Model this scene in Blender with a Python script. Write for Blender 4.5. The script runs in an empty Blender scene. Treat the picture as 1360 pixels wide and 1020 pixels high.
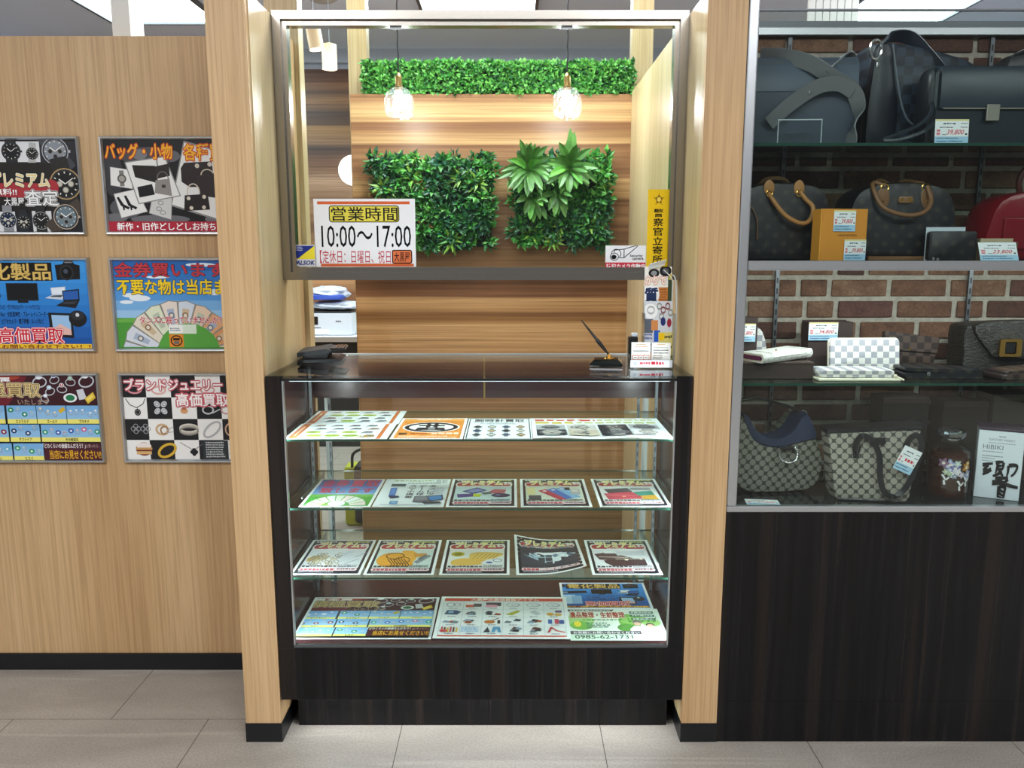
import bpy, bmesh, math, random
from mathutils import Vector, Matrix, noise
random.seed(7)
C = bpy.context.scene.collection
SC = bpy.context.scene

# ------------------------------------------------------------------ camera, world, lights, exposure
CH, F = 1.46, 1060.0                       # camera height, focal length in pixels of a 1360 px wide frame
PITCH = math.radians(9.35)
CP, SP = math.cos(PITCH), math.sin(PITCH)
cam_data = bpy.data.cameras.new('camera')
cam_data.sensor_width = 36.0
cam_data.lens = 36.0 * F / 1360.0
cam_data.clip_start = 0.05
cam = bpy.data.objects.new('camera', cam_data)
C.objects.link(cam)
cam.location = (0, 0, CH)
cam.rotation_euler = (math.pi / 2 - PITCH, 0, 0)
SC.camera = cam

w = bpy.data.worlds.new('world')
SC.world = w
w.use_nodes = True
w.node_tree.nodes['Background'].inputs[0].default_value = (0.95, 0.97, 1.0, 1)
w.node_tree.nodes['Background'].inputs[1].default_value = 0.17
vs = SC.view_settings
vs.view_transform = 'Standard'
vs.look = 'None'
vs.exposure = 0.0
vs.gamma = 1.0
vs.use_curve_mapping = False
SC.cycles.transparent_max_bounces = 24
SC.cycles.max_bounces = 8
SC.cycles.caustics_reflective = False
SC.cycles.caustics_refractive = False

def area(name, loc, sx, sy, power, color=(1, 1, 1), rot=(0, 0, 0), spread=math.pi):
    d = bpy.data.lights.new(name, 'AREA')
    d.shape = 'RECTANGLE'
    d.size, d.size_y, d.energy, d.color = sx, sy, power, color
    d.spread = spread
    o = bpy.data.objects.new(name, d)
    o.location, o.rotation_euler = loc, rot
    C.objects.link(o)
    return o
def point(name, loc, power, radius, color):
    d = bpy.data.lights.new(name, 'POINT')
    d.energy, d.shadow_soft_size, d.color = power, radius, color
    o = bpy.data.objects.new(name, d)
    o.location = loc
    C.objects.link(o)
    return o

ZC = 3.0                                    # ceiling height
# fluorescent panels in the passage ceiling (behind and above the camera)
for lx, ly, lp in ((-2.6, 0.35, 34), (0.0, 0.35, 30), (2.6, 0.35, 17), (-1.4, -0.42, 52), (1.2, -0.42, 42)):
    area('passage_and_fill_lamp', (lx, ly, ZC - 0.03), 1.2, 0.5, lp, (0.97, 0.98, 1.0))
for lx, ly, lp in ((-4.6, -2.0, 330), (4.8, -2.2, 300)):  # added tilted fill pair, set aside to stay out of the glass reflections
    area('passage_and_fill_lamp', (lx, ly, ZC - 0.03), 1.4, 1.4, lp, (0.97, 0.98, 1.0), (math.radians(-35), math.radians(-25 if lx < 0 else 25), 0))
# ceiling panels of the shop, with unseen lamps added for floor bounce
for lx, ly, lp in ((-0.1, 3.0, 46), (-2.3, 5.1, 34), (-0.2, 5.1, 44), (2.5, 5.1, 60), (2.2, 3.4, 18), (-3.3, 3.9, 40)):
    area('shop_and_bounce_lamp', (lx, ly, ZC - 0.03), 1.1, 0.6, lp, (0.95, 0.98, 1.0))
# strips: showcase top, under the showcase, display case rail
area('showcase_strip', (-0.09, 2.245, 1.098), 1.05, 0.012, 1.1, (0.9, 0.97, 1.0), (math.radians(28), 0, 0))
for vx, va in ((-0.655, -1), (0.471, 1)):  # added fill in both front corners to brighten the flyers
    area('showcase_corner_fill', (vx, 2.232, 0.70), 0.008, 0.74, 3.4, (0.92, 0.97, 1.0), (math.pi / 2, 0, math.radians(62) * va))
area('plinth_strip', (-0.09, 2.262, 0.134), 1.1, 0.02, 1.3, (0.9, 0.96, 1.0))
area('display_strip', (1.3, 2.262, 1.408), 1.3, 0.012, 3.6, (0.95, 0.98, 1.0), (math.radians(25), 0, 0))

def slope(py):
    b = (510 - py) / F
    return (-SP + CP * b) / (CP + SP * b)
def zp(py, Y):                              # height of a point seen at row py and standing at depth Y
    return CH + Y * slope(py)
def yp(py, z):                              # depth of a point at row py and height z
    return (z - CH) / slope(py)
def xp(px, Y, z):
    return (px - 680) / F * (Y * CP - (z - CH) * SP)

# ------------------------------------------------------------------ materials
def lin(h):
    h = h.lstrip('#')
    r = []
    for i in (0, 2, 4):
        c = int(h[i:i + 2], 16) / 255
        r.append(c / 12.92 if c <= 0.04045 else ((c + 0.055) / 1.055) ** 2.4)
    return (*r, 1)

class NT:
    def __init__(s, name):
        s.m = bpy.data.materials.new(name)
        s.m.use_nodes = True
        s.t = s.m.node_tree
        s.b = s.t.nodes['Principled BSDF']
        s.out = s.t.nodes['Material Output']
    def n(s, typ, **kw):
        nd = s.t.nodes.new(typ)
        for k, v in kw.items():
            if k.startswith('i_'):
                key = k[2:]
                key = int(key) if key.isdigit() else key
                nd.inputs[key].default_value = v
            else:
                setattr(nd, k, v)
        return nd
    def l(s, a, b):
        s.t.links.new(a, b)
    def coords(s, scale=(1, 1, 1), rot=(0, 0, 0), kind='Object'):
        tc = s.n('ShaderNodeTexCoord')
        mp = s.n('ShaderNodeMapping')
        mp.inputs['Scale'].default_value = scale
        mp.inputs['Rotation'].default_value = rot
        s.l(tc.outputs[kind], mp.inputs[0])
        return mp.outputs[0]
    def ramp(s, src, stops, interp='LINEAR'):
        r = s.n('ShaderNodeValToRGB')
        r.color_ramp.interpolation = interp
        e = r.color_ramp.elements
        while len(e) < len(stops):
            e.new(0.5)
        for el, (p, c) in zip(e, stops):
            el.position = p
            el.color = lin(c) if isinstance(c, str) else c
        s.l(src, r.inputs[0])
        return r.outputs[0]
    def mix(s, fac, a, b, blend='MIX'):
        m = s.n('ShaderNodeMix', data_type='RGBA', blend_type=blend)
        for sock, v in ((m.inputs[0], fac), (m.inputs[6], a), (m.inputs[7], b)):
            if hasattr(v, 'is_linked'):
                s.l(v, sock)
            else:
                sock.default_value = lin(v) if isinstance(v, str) else v
        return m.outputs[2]
    def noise(s, vec, scale=1, detail=3, rough=0.55, dist=0):
        n = s.n('ShaderNodeTexNoise', i_Scale=scale, i_Detail=detail, i_Roughness=rough, i_Distortion=dist)
        s.l(vec, n.inputs['Vector'])
        return n.outputs[0]
    def math(s, op, a, b=None):
        m = s.n('ShaderNodeMath', operation=op)
        for sock, v in zip(m.inputs, (a, b)):
            if v is None:
                continue
            if hasattr(v, 'is_linked'):
                s.l(v, sock)
            else:
                sock.default_value = v
        return m.outputs[0]
    def bump(s, h, strength=0.2, dist=0.002):
        b = s.n('ShaderNodeBump', i_Strength=strength, i_Distance=dist)
        s.l(h, b.inputs['Height'])
        s.l(b.outputs[0], s.b.inputs['Normal'])
    def base(s, src):
        s.l(src, s.b.inputs['Base Color'])
        return s

def plain(name, col, rough=0.5, metal=0.0, spec=0.5, coat=0.0, grain=0.0):
    t = NT(name)
    t.b.inputs['Roughness'].default_value = rough
    t.b.inputs['Metallic'].default_value = metal
    t.b.inputs['Specular IOR Level'].default_value = spec
    t.b.inputs['Coat Weight'].default_value = coat
    if grain:
        nz = t.noise(t.coords((60, 60, 60)), 1, 4)
        c = lin(col) if isinstance(col, str) else col
        d = tuple(x * (1 - grain) for x in c[:3]) + (1,)
        t.base(t.ramp(nz, ((0.3, d), (0.7, c))))
        t.bump(nz, 0.15, 0.001)
    else:
        t.b.inputs['Base Color'].default_value = lin(col) if isinstance(col, str) else col
    return t.m

def emit(name, col, strength):
    t = NT(name)
    t.b.inputs['Base Color'].default_value = lin(col)
    t.b.inputs['Emission Color'].default_value = lin(col)
    t.b.inputs['Emission Strength'].default_value = strength
    return t.m

def glass(name, tint='#f6fbf9', ior=1.45, rough=0.0, boost=0.0):
    t = NT(name)
    tr = t.n('ShaderNodeBsdfTransparent')
    tr.inputs[0].default_value = lin(tint)
    gl = t.n('ShaderNodeBsdfGlossy')
    gl.inputs['Roughness'].default_value = rough
    lw = t.n('ShaderNodeLayerWeight')
    f0 = ((ior - 1) / (ior + 1)) ** 2 + boost
    fac = t.math('ADD', t.math('MULTIPLY', t.math('POWER', lw.outputs['Facing'], 5.0), 1 - f0), f0)
    mx = t.n('ShaderNodeMixShader')
    t.l(fac, mx.inputs[0])
    t.l(tr.outputs[0], mx.inputs[1])
    t.l(gl.outputs[0], mx.inputs[2])
    t.l(mx.outputs[0], t.out.inputs[0])
    return t.m

def veneer(name, c0, c1, c2, along='z', rough=0.45):
    t = NT(name)
    i = 'xyz'.index(along)
    a = [7.0, 7.0, 7.0]; a[i] = 0.3
    f = [150.0, 150.0, 150.0]; f[i] = 2.5
    n1 = t.noise(t.coords(tuple(a)), 1, 2, 0.5)
    n2 = t.noise(t.coords(tuple(f)), 1, 3, 0.6)
    big = t.ramp(n1, ((0.3, c0), (0.5, c1), (0.72, c2)))
    fine = t.ramp(n2, ((0.35, '#dad2c6'), (0.6, '#ffffff')))
    t.base(t.mix(0.7, big, fine, 'MULTIPLY'))
    t.b.inputs['Roughness'].default_value = rough
    t.bump(n2, 0.08, 0.0006)
    return t.m

def planks(name, bands, z0, z1, rough=0.4):
    """horizontal boards: each height has its own board colour, with streaks along the board"""
    t = NT(name)
    tc = t.n('ShaderNodeTexCoord')
    sep = t.n('ShaderNodeSeparateXYZ')
    t.l(tc.outputs['Object'], sep.inputs[0])
    wob = t.noise(t.coords((0.9, 0.9, 14)), 1, 3)
    zz = t.math('ADD', sep.outputs[2], t.math('MULTIPLY', t.math('SUBTRACT', wob, 0.5), 0.02))
    fac = t.math('DIVIDE', t.math('SUBTRACT', zz, z0), z1 - z0)
    col = t.ramp(fac, bands)
    s1 = t.noise(t.coords((0.8, 0.8, 75)), 1, 4, 0.6)
    s2 = t.noise(t.coords((3, 3, 320)), 1, 2, 0.6)
    col = t.mix(0.8, col, t.ramp(s1, ((0.3, '#ab9a88'), (0.62, '#ffffff'))), 'MULTIPLY')
    col = t.mix(0.5, col, t.ramp(s2, ((0.35, '#cbbfb2'), (0.65, '#ffffff'))), 'MULTIPLY')
    t.base(col)
    t.b.inputs['Roughness'].default_value = rough
    return t.m

def ebony(name, rough=0.22):
    t = NT(name)
    n1 = t.noise(t.coords((34, 34, 0.7)), 1, 3, 0.6, 0.3)
    n2 = t.noise(t.coords((190, 190, 3)), 1, 3, 0.65)
    n3 = t.noise(t.coords((14, 14, 0.35)), 1, 2, 0.5)
    c = t.ramp(n1, ((0.42, '#101013'), (0.6, '#19181b'), (0.72, '#352b25')))
    c = t.mix(0.7, c, t.ramp(n2, ((0.3, '#55504c'), (0.7, '#ffffff'))), 'MULTIPLY')
    c = t.mix(t.ramp(n3, ((0.52, '#000000'), (0.66, '#8a8a8a'))), c, '#3d3028')
    t.base(c)
    t.b.inputs['Roughness'].default_value = rough
    t.b.inputs['Specular IOR Level'].default_value = 0.3
    t.bump(n2, 0.06, 0.0004)
    return t.m

def floor_tiles():
    t = NT('floor_stone_tile')
    pos = t.n('ShaderNodeTexCoord').outputs['Object']
    sep = t.n('ShaderNodeSeparateXYZ')
    t.l(pos, sep.inputs[0])
    L, R = 0.6185, 0.309
    ry = t.math('DIVIDE', t.math('SUBTRACT', sep.outputs[1], 2.325), R)
    row = t.math('FLOOR', ry)
    fy = t.math('SUBTRACT', ry, row)
    off = t.math('MULTIPLY', t.math('MODULO', t.math('ADD', row, 100), 2), 0.5)
    rx = t.math('ADD', t.math('DIVIDE', t.math('SUBTRACT', sep.outputs[0], -1.2717), L), off)
    fx = t.math('SUBTRACT', rx, t.math('FLOOR', rx))
    def edge(f, g):
        return t.math('LESS_THAN', t.math('SUBTRACT', 0.5, t.math('ABSOLUTE', t.math('SUBTRACT', f, 0.5))), g)
    joint = t.math('MAXIMUM', edge(fx, 0.0020), edge(fy, 0.0030))
    tid = t.n('ShaderNodeCombineXYZ')
    t.l(t.math('FLOOR', rx), tid.inputs[0]); t.l(row, tid.inputs[1])
    wn = t.n('ShaderNodeTexWhiteNoise')
    t.l(tid.outputs[0], wn.inputs['Vector'])
    grain = t.noise(t.coords((160, 160, 160)), 1, 4, 0.7)
    cloud = t.noise(t.coords((2.2, 6, 1), (0, 0, 0.14)), 1, 4, 0.55, 0.6)
    vein = t.noise(t.coords((0.7, 11, 1), (0, 0, 0.13)), 1, 3, 0.5, 0.8)
    c = t.ramp(cloud, ((0.3, '#968f86'), (0.7, '#aca59b')))
    c = t.mix(t.ramp(vein, ((0.58, '#000000'), (0.64, '#9a9a9a'), (0.70, '#000000'))), c, '#d2cbc0')
    c = t.mix(0.55, c, t.ramp(grain, ((0.3, '#a8a6a2'), (0.6, '#ffffff'))), 'MULTIPLY')
    c = t.mix(t.math('MULTIPLY', wn.outputs['Value'], 0.22), c, '#98918a')
    c = t.mix(joint, c, '#3e3a35')
    t.base(c)
    t.b.inputs['Roughness'].default_value = 0.42
    t.b.inputs['Specular IOR Level'].default_value = 0.4
    t.bump(grain, 0.12, 0.0008)
    return t.m

M = {}
M['oak'] = veneer('light_oak_veneer', '#c09c70', '#caa87c', '#d2b186')
M['oak_shop'] = veneer('pale_oak_veneer', '#c2aa7c', '#d0ba90', '#dac6a0', 'z', 0.34)
M['ebony'] = ebony('ebony_laminate')
M['floor'] = floor_tiles()
M['black_base'] = plain('black_skirting', '#0a0d12', 0.35)
M['maroon'] = veneer('maroon_laminate', '#2c1a1d', '#3a2125', '#42272a', 'x', 0.22)
M['steel'] = plain('brushed_steel', '#a5a098', 0.26, 1.0)
M['alu'] = plain('satin_aluminium', '#c2c6c9', 0.34, 0.85)
M['alu_dark'] = plain('grey_metal', '#6e7276', 0.4, 0.8)
M['chrome'] = plain('chrome', '#d8d8d8', 0.12, 1.0)
M['gold'] = plain('gold_metal', '#d2a659', 0.25, 1.0)
M['brass'] = plain('aged_brass', '#a88a58', 0.3, 1.0)
M['glass'] = glass('clear_glass', '#f6fbf9', 1.36)
M['glass_shelf'] = glass('clear_shelf_glass', '#eef7f2')
M['glass_edge'] = plain('green_glass_edge', '#1f4438', 0.15)
M['glass_dark'] = plain('smoked_floor_glass', '#1b2022', 0.06, 0, 0.6)
M['ceiling'] = plain('grey_ceiling_paint', '#d3deef', 0.8, grain=0.04)
M['ceiling_back'] = plain('grey_wall_paint', '#c6cfe2', 0.8, grain=0.04)
M['white'] = plain('white_paint', '#e9ebe8', 0.5)
M['white_plastic'] = plain('white_plastic', '#cfd9e2', 0.4)
M['black'] = plain('black_plastic', '#101113', 0.35)
M['panel_light'] = emit('fluorescent_panel', '#eafdff', 7.0)
M['maroon_black'] = plain('dark_recess', '#131013', 0.6)

def pbands(rows, Y):
    zs = [zp(r, Y) for r, _ in rows]
    z1, z0 = zs[0], zs[-1]
    st = sorted(((z - z0) / (z1 - z0), c) for z, (_, c) in zip(zs, rows))
    return st, z0, z1
D, B_, G_, L_ = '#936646', '#ac7d55', '#c69a68', '#dcb27e'
rows = [(125, B_), (136, B_), (137, L_), (160, L_), (161, '#93643f'), (172, D), (173, '#a97a50'), (190, L_), (193, '#8a5d3c'),
        (208, '#b0825a'), (225, D), (236, B_), (240, L_), (262, G_), (266, D), (290, B_), (310, D), (326, D), (330, '#9c7148'),
        (355, B_), (374, '#6e4a2e'), (394, D), (396, L_), (412, G_), (415, '#8a5f38'), (428, '#a87c4a'), (432, L_), (468, G_), (520, B_), (600, G_), (700, '#9a7a50')]
M['planks'] = planks('oak_planks', *pbands(rows, 3.55))
rows2 = [(93, '#6a3f28'), (111, '#74462c'), (113, '#9c6c46'), (124, '#63402a'), (135, '#9c7048'), (150, '#4c3226'), (166, '#583a28'), (170, '#a17a4c'),
         (190, '#8b6a50'), (198, '#41302e'), (212, '#705040'), (225, '#7b5843'), (240, '#b09078'), (262, '#8f6c52'), (285, '#9b7555'), (300, '#6a4836'), (340, '#b28c66'), (372, '#c0966a'), (390, '#8e6648'), (420, '#9c7556')]
M['planks_far'] = planks('walnut_planks', *pbands(rows2, 6.5))

# ------------------------------------------------------------------ mesh helpers
class MB:
    def __init__(s):
        s.bm = bmesh.new()
    def face(s, pts, m=0):
        f = s.bm.faces.new([s.bm.verts.new(p) for p in pts])
        f.material_index = m
        return f
    def box(s, x0, x1, y0, y1, z0, z1, m=0, bev=0.0, seg=1):
        r = bmesh.ops.create_cube(s.bm, size=1)
        vs = r['verts']
        for v in vs:
            v.co = Vector(((x0 + x1) / 2 + v.co.x * (x1 - x0), (y0 + y1) / 2 + v.co.y * (y1 - y0), (z0 + z1) / 2 + v.co.z * (z1 - z0)))
        fs = set(f for v in vs for f in v.link_faces)
        for f in fs:
            f.material_index = m
        if bev:
            es = list(set(e for v in vs for e in v.link_edges))
            r2 = bmesh.ops.bevel(s.bm, geom=es, offset=bev, segments=seg, affect='EDGES', profile=0.5)
            for f in r2['faces']:
                f.material_index = m
        return s
    def rings(s, rings, m=0, closed=True, cap=True):
        vr = [[s.bm.verts.new(p) for p in r] for r in rings]
        n = len(vr[0])
        for a, b in zip(vr, vr[1:]):
            for i in range(n if closed else n - 1):
                j = (i + 1) % n
                f = s.bm.faces.new((a[i], a[j], b[j], b[i]))
                f.material_index = m
        if cap and closed:
            for r, rev in ((vr[0], True), (vr[-1], False)):
                f = s.bm.faces.new(list(reversed(r)) if rev else r)
                f.material_index = m
        return s
    def lathe(s, prof, seg=24, o=(0, 0, 0), m=0, cap=True):
        rs = [[(o[0] + r * math.cos(2 * math.pi * i / seg), o[1] + r * math.sin(2 * math.pi * i / seg), o[2] + z) for i in range(seg)] for r, z in prof]
        return s.rings(rs, m, True, cap)
    def tube(s, pts, r, seg=8, m=0, flat=1.0):
        pts = [Vector(p) for p in pts]
        rr = r if isinstance(r, (list, tuple)) else [r] * len(pts)
        rings = []
        up = Vector((0, 0, 1))
        prev = None
        for i, p in enumerate(pts):
            t = (pts[min(i + 1, len(pts) - 1)] - pts[max(i - 1, 0)]).normalized()
            if prev is None:
                a = up.cross(t)
                if a.length < 0.05:
                    a = Vector((1, 0, 0)).cross(t)
            else:
                a = prev - t * prev.dot(t)
            a.normalize()
            prev = a
            b = t.cross(a)
            rings.append([p + (a * math.cos(2 * math.pi * k / seg) + b * math.sin(2 * math.pi * k / seg) * flat) * rr[i] for k in range(seg)])
        return s.rings(rings, m)
    def ribbon(s, pts, wdir, w, th, m=0):
        """strap: a flat band swept along pts, its width along wdir"""
        pts = [Vector(p) for p in pts]
        wd = Vector(wdir).normalized()
        rings = []
        for i, p in enumerate(pts):
            t = (pts[min(i + 1, len(pts) - 1)] - pts[max(i - 1, 0)]).normalized()
            ww = (wd - t * wd.dot(t)).normalized()
            n = t.cross(ww)
            rings.append([p + ww * w / 2 + n * th / 2, p - ww * w / 2 + n * th / 2, p - ww * w / 2 - n * th / 2, p + ww * w / 2 - n * th / 2])
        return s.rings(rings, m)
    def prism(s, poly, y0, y1, m=0, bev=0):
        """poly in x,z (counter-clockwise seen from -y) extruded in y"""
        a = [(x, y0, z) for x, z in poly]
        b = [(x, y1, z) for x, z in poly]
        return s.rings([b, a], m)
    def pillow(s, poly, d, edge=0.86, p=2.4, n=7, m=0, cy=0.0, cx=None, cz=None, sink=0.0):
        """soft solid: outline poly in x,z swollen in y to depth d"""
        cx = sum(q[0] for q in poly) / len(poly) if cx is None else cx
        cz = sum(q[1] for q in poly) / len(poly) if cz is None else cz
        rs = []
        for i in range(n):
            u = -1 + 2 * i / (n - 1)
            k = edge + (1 - edge) * (1 - abs(u) ** p) ** (1 / p)
            y = cy + d / 2 * (math.sin(u * math.pi / 2) if n > 4 else u)
            rs.append([(cx + (x - cx) * k, y, cz + (z - cz) * k) for x, z in poly])
        return s.rings(list(reversed(rs)), m)
    def build(s, name, mats, parent=None, loc=(0, 0, 0), rot=(0, 0, 0), smooth=False, world=False):
        me = bpy.data.meshes.new(name)
        bmesh.ops.recalc_face_normals(s.bm, faces=s.bm.faces[:]) if not getattr(s, 'keep', False) else None
        s.bm.to_mesh(me)
        s.bm.free()
        for mt in (mats if isinstance(mats, (list, tuple)) else [mats]):
            me.materials.append(mt)
        if smooth:
            me.shade_smooth()
            if smooth != 'all':
                me.set_sharp_from_angle(angle=math.radians(38))
        o = bpy.data.objects.new(name, me)
        C.objects.link(o)
        o.location, o.rotation_euler = loc, rot
        if parent is not None:
            o.parent = parent
            if world:
                o.location = -Vector(parent.location)
        return o

def smooth_curve(pts, n=6):
    """Catmull-Rom through pts"""
    P = [Vector(p) for p in pts]
    P = [P[0] * 2 - P[1]] + P + [P[-1] * 2 - P[-2]]
    out = []
    for i in range(1, len(P) - 2):
        a, b, c, d = P[i - 1:i + 3]
        for k in range(n):
            t = k / n
            out.append(0.5 * ((2 * b) + (c - a) * t + (2 * a - 5 * b + 4 * c - d) * t * t + (3 * b - a - 3 * c + d) * t ** 3))
    out.append(P[-2])
    return out
def closed_curve(pts, n=4):
    """rounded closed outline through 2-d pts"""
    P = [Vector((*p, 0)) for p in pts]
    k = len(P)
    zmin = min(p[1] for p in pts)
    out = []
    for i in range(k):
        a, b, c, d = P[i - 1], P[i], P[(i + 1) % k], P[(i + 2) % k]
        for j in range(n):
            t = j / n
            q = 0.5 * ((2 * b) + (c - a) * t + (2 * a - 5 * b + 4 * c - d) * t * t + (3 * b - a - 3 * c + d) * t ** 3)
            out.append((q.x, max(q.y, zmin)))
    return out
def rrect(x0, x1, z0, z1, r, n=4):
    out = []
    for cx, cz, a0 in ((x1 - r, z0 + r, -90), (x1 - r, z1 - r, 0), (x0 + r, z1 - r, 90), (x0 + r, z0 + r, 180)):
        for i in range(n + 1):
            a = math.radians(a0 + 90 * i / n)
            out.append((cx + r * math.cos(a), cz + r * math.sin(a)))
    return out

def tag(o, label, cat, group=None):
    o['label'], o['category'] = label, cat
    if group:
        o['group'] = group
    return o
def thing(name, label, cat, loc=(0, 0, 0), rz=0.0, group=None, rx=0.0):
    o = bpy.data.objects.new(name, None)
    o.empty_display_size = 0.05
    C.objects.link(o)
    o.location, o.rotation_euler = loc, (rx, 0, rz)
    return tag(o, label, cat, group)
def struct(o):
    o['kind'] = 'structure'
    return o
def copy_thing(root, loc, label, rz=None):
    r = root.copy(); C.objects.link(r); r.location = loc; r['label'] = label
    if rz is not None:
        r.rotation_euler[2] = rz
    for ch in root.children:
        c = ch.copy(); C.objects.link(c); c.parent = r
        for g in ch.children:
            d = g.copy(); C.objects.link(d); d.parent = c
    return r

# ------------------------------------------------------------------ setting
YP, YB = 2.207, 6.5                         # front of the partitions, back wall of the shop
TOP = 2.135                                 # height of partitions
def sbox(name, m, *b, **k):
    return struct(MB().box(*b, **k).build(name, m))
sbox('floor', M['floor'], -5, 5, -4, YB + 0.3, -0.05, 0)
sbox('ceiling', M['ceiling'], -5, 5, -0.2, YB + 0.3, ZC, ZC + 0.05)
sbox('wall_back', M['ceiling_back'], -5, 5, YB, YB + 0.15, 0, ZC)
sbox('trim_back_cornice', M['ceiling_back'], -5, 5, YB - 0.06, YB, ZC - 0.10, ZC)
sbox('wall_back_planks', M['planks_far'], -3.5, 2.6, YB - 0.03, YB, 0, zp(93, YB))
sbox('wall_left', M['oak'], -3.2, -0.70, 2.636, 2.70, 0, 2.127)
sbox('baseboard_left', M['black_base'], -3.2, -0.801, 2.628, 2.636, 0, 0.061)
o = sbox('wall_partition_left', M['oak'], -0.801, -0.695, YP, 2.628, 0.061, TOP)
o = sbox('wall_partition_right', M['oak_shop'], 0.510, 0.616, YP + 0.02, 3.55, 0.061, TOP)
sbox('wall_partition_right_front', M['oak'], 0.510, 0.616, YP, YP + 0.0199, 0.061, TOP)
sbox('baseboard_partition_left', M['black_base'], -0.803, -0.693, YP - 0.002, 2.628, 0, 0.061)
sbox('baseboard_partition_right', M['black_base'], 0.508, 0.618, YP - 0.002, 3.55, 0, 0.061)
sbox('wall_partition_left_shop_side', M['oak_shop'], -0.6949, -0.6925, YP + 0.02, 2.628, 0.14, TOP)
# full-height posts
sbox('trim_post_left', M['oak_shop'], -0.790, -0.684, 2.7005, 2.76, 0, ZC)
sbox('trim_post_white', M['white'], -1.305, -1.246, 2.76, 2.86, 0, ZC)
sbox('trim_post_feature_left', M['oak_shop'], xp(460, 3.72, 2.5), xp(485, 3.72, 2.5), 3.725, 3.80, 0, ZC)
sbox('trim_post_feature_right', M['oak_shop'], xp(841, 3.72, 2.5), xp(869, 3.72, 2.5), 3.725, 3.80, 0, ZC)
sbox('trim_post_right', M['oak_shop'], 0.63, 0.72, 2.76, 2.84, 0, ZC)
sbox('wall_feature', M['planks'], -0.690, 0.5095, 3.55, 3.71, 0, zp(125, 3.55))
# white blinds standing behind the bag display
mb = MB()
for i in range(7):
    x = 1.40 + i * 0.034
    mb.box(x, x + 0.03, 4.0, 4.02, 0.0, ZC)
struct(mb.build('window_blind', M['white']))

# ceiling lights of the shop
def ceiling_light(x0, x1, y0, y1, label):
    t = thing('ceiling_light', label, 'ceiling light', ((x0 + x1) / 2, (y0 + y1) / 2, ZC), 0, 'square light panels in the shop ceiling')
    a, b = (x1 - x0) / 2, (y1 - y0) / 2
    mb = MB()
    for q in ((-a - .02, -a, -b - .02, b + .02), (a, a + .02, -b - .02, b + .02), (-a, a, -b - .02, -b), (-a, a, b, b + .02)):
        mb.box(*q, -0.025, 0)
    mb.build('frame', M['alu_dark'], t)
    MB().box(-a, a, -b, b, -0.012, -0.001).build('diffuser', M['panel_light'], t)
ceiling_light(-2.667, -1.963, 4.49, 5.69, 'glowing ceiling light panel above the framed posters on the left wall')
ceiling_light(-0.565, 0.144, 4.49, 5.69, 'glowing ceiling light panel above the middle of the glazed window')
ceiling_light(2.15, 2.85, 4.55, 5.75, 'glowing ceiling light panel seen above the handbag display case')

# ------------------------------------------------------------------ service window above the counter
WX0, WX1, WZ0, WZ1, WY = -0.691, 0.5095, 1.378, 2.146, 2.46
wt = bpy.data.objects.new('window_1', None); C.objects.link(wt); wt.location = (-0.09, WY, WZ0); struct(wt)
FW = 0.038
def mitre_bar(mb, a, b, ina, inb):
    """one mitred bar: a,b outer corners, ina,inb inner corners (x,z); stepped front profile"""
    for (f0, f1, y0, y1) in ((0.0, 0.62, WY - 0.028, WY + 0.02), (0.62, 1.0, WY - 0.016, WY + 0.02)):
        L = lambda p, q, f: (p[0] + (q[0] - p[0]) * f, p[1] + (q[1] - p[1]) * f)
        q = [L(a, ina, f0), L(b, inb, f0), L(b, inb, f1), L(a, ina, f1)]
        mb.rings([[(x, y1, z) for x, z in q], [(x, y0, z) for x, z in q]])
oc = [(WX0, WZ0), (WX1, WZ0), (WX1, WZ1), (WX0, WZ1)]
ic = [(WX0 + FW, WZ0 + FW), (WX1 - FW, WZ0 + FW), (WX1 - FW, WZ1 - FW), (WX0 + FW, WZ1 - FW)]
for i, nm in enumerate(('sill_bar', 'stile', 'head_bar', 'stile')):
    mb = MB(); j = (i + 1) % 4
    mitre_bar(mb, oc[i], oc[j], ic[i], ic[j])
    mb.build(nm, M['steel'], wt, world=True)
MB().box(WX0 + FW - .004, WX1 - FW + .004, WY, WY + 0.005, WZ0 + FW - .004, WZ1 - FW + .004).build('window_glass', M['glass'], wt, world=True)
mb = MB()
for px in (526, 753):                       # two small clips on the head bar
    x = xp(px, WY, 2.1)
    mb = MB().box(x - 0.017, x + 0.017, WY - 0.006, WY, WZ1 - FW - 0.008, WZ1 - FW, bev=0.001)
    mb.build('clip', M['white_plastic'], wt, world=True)

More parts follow.
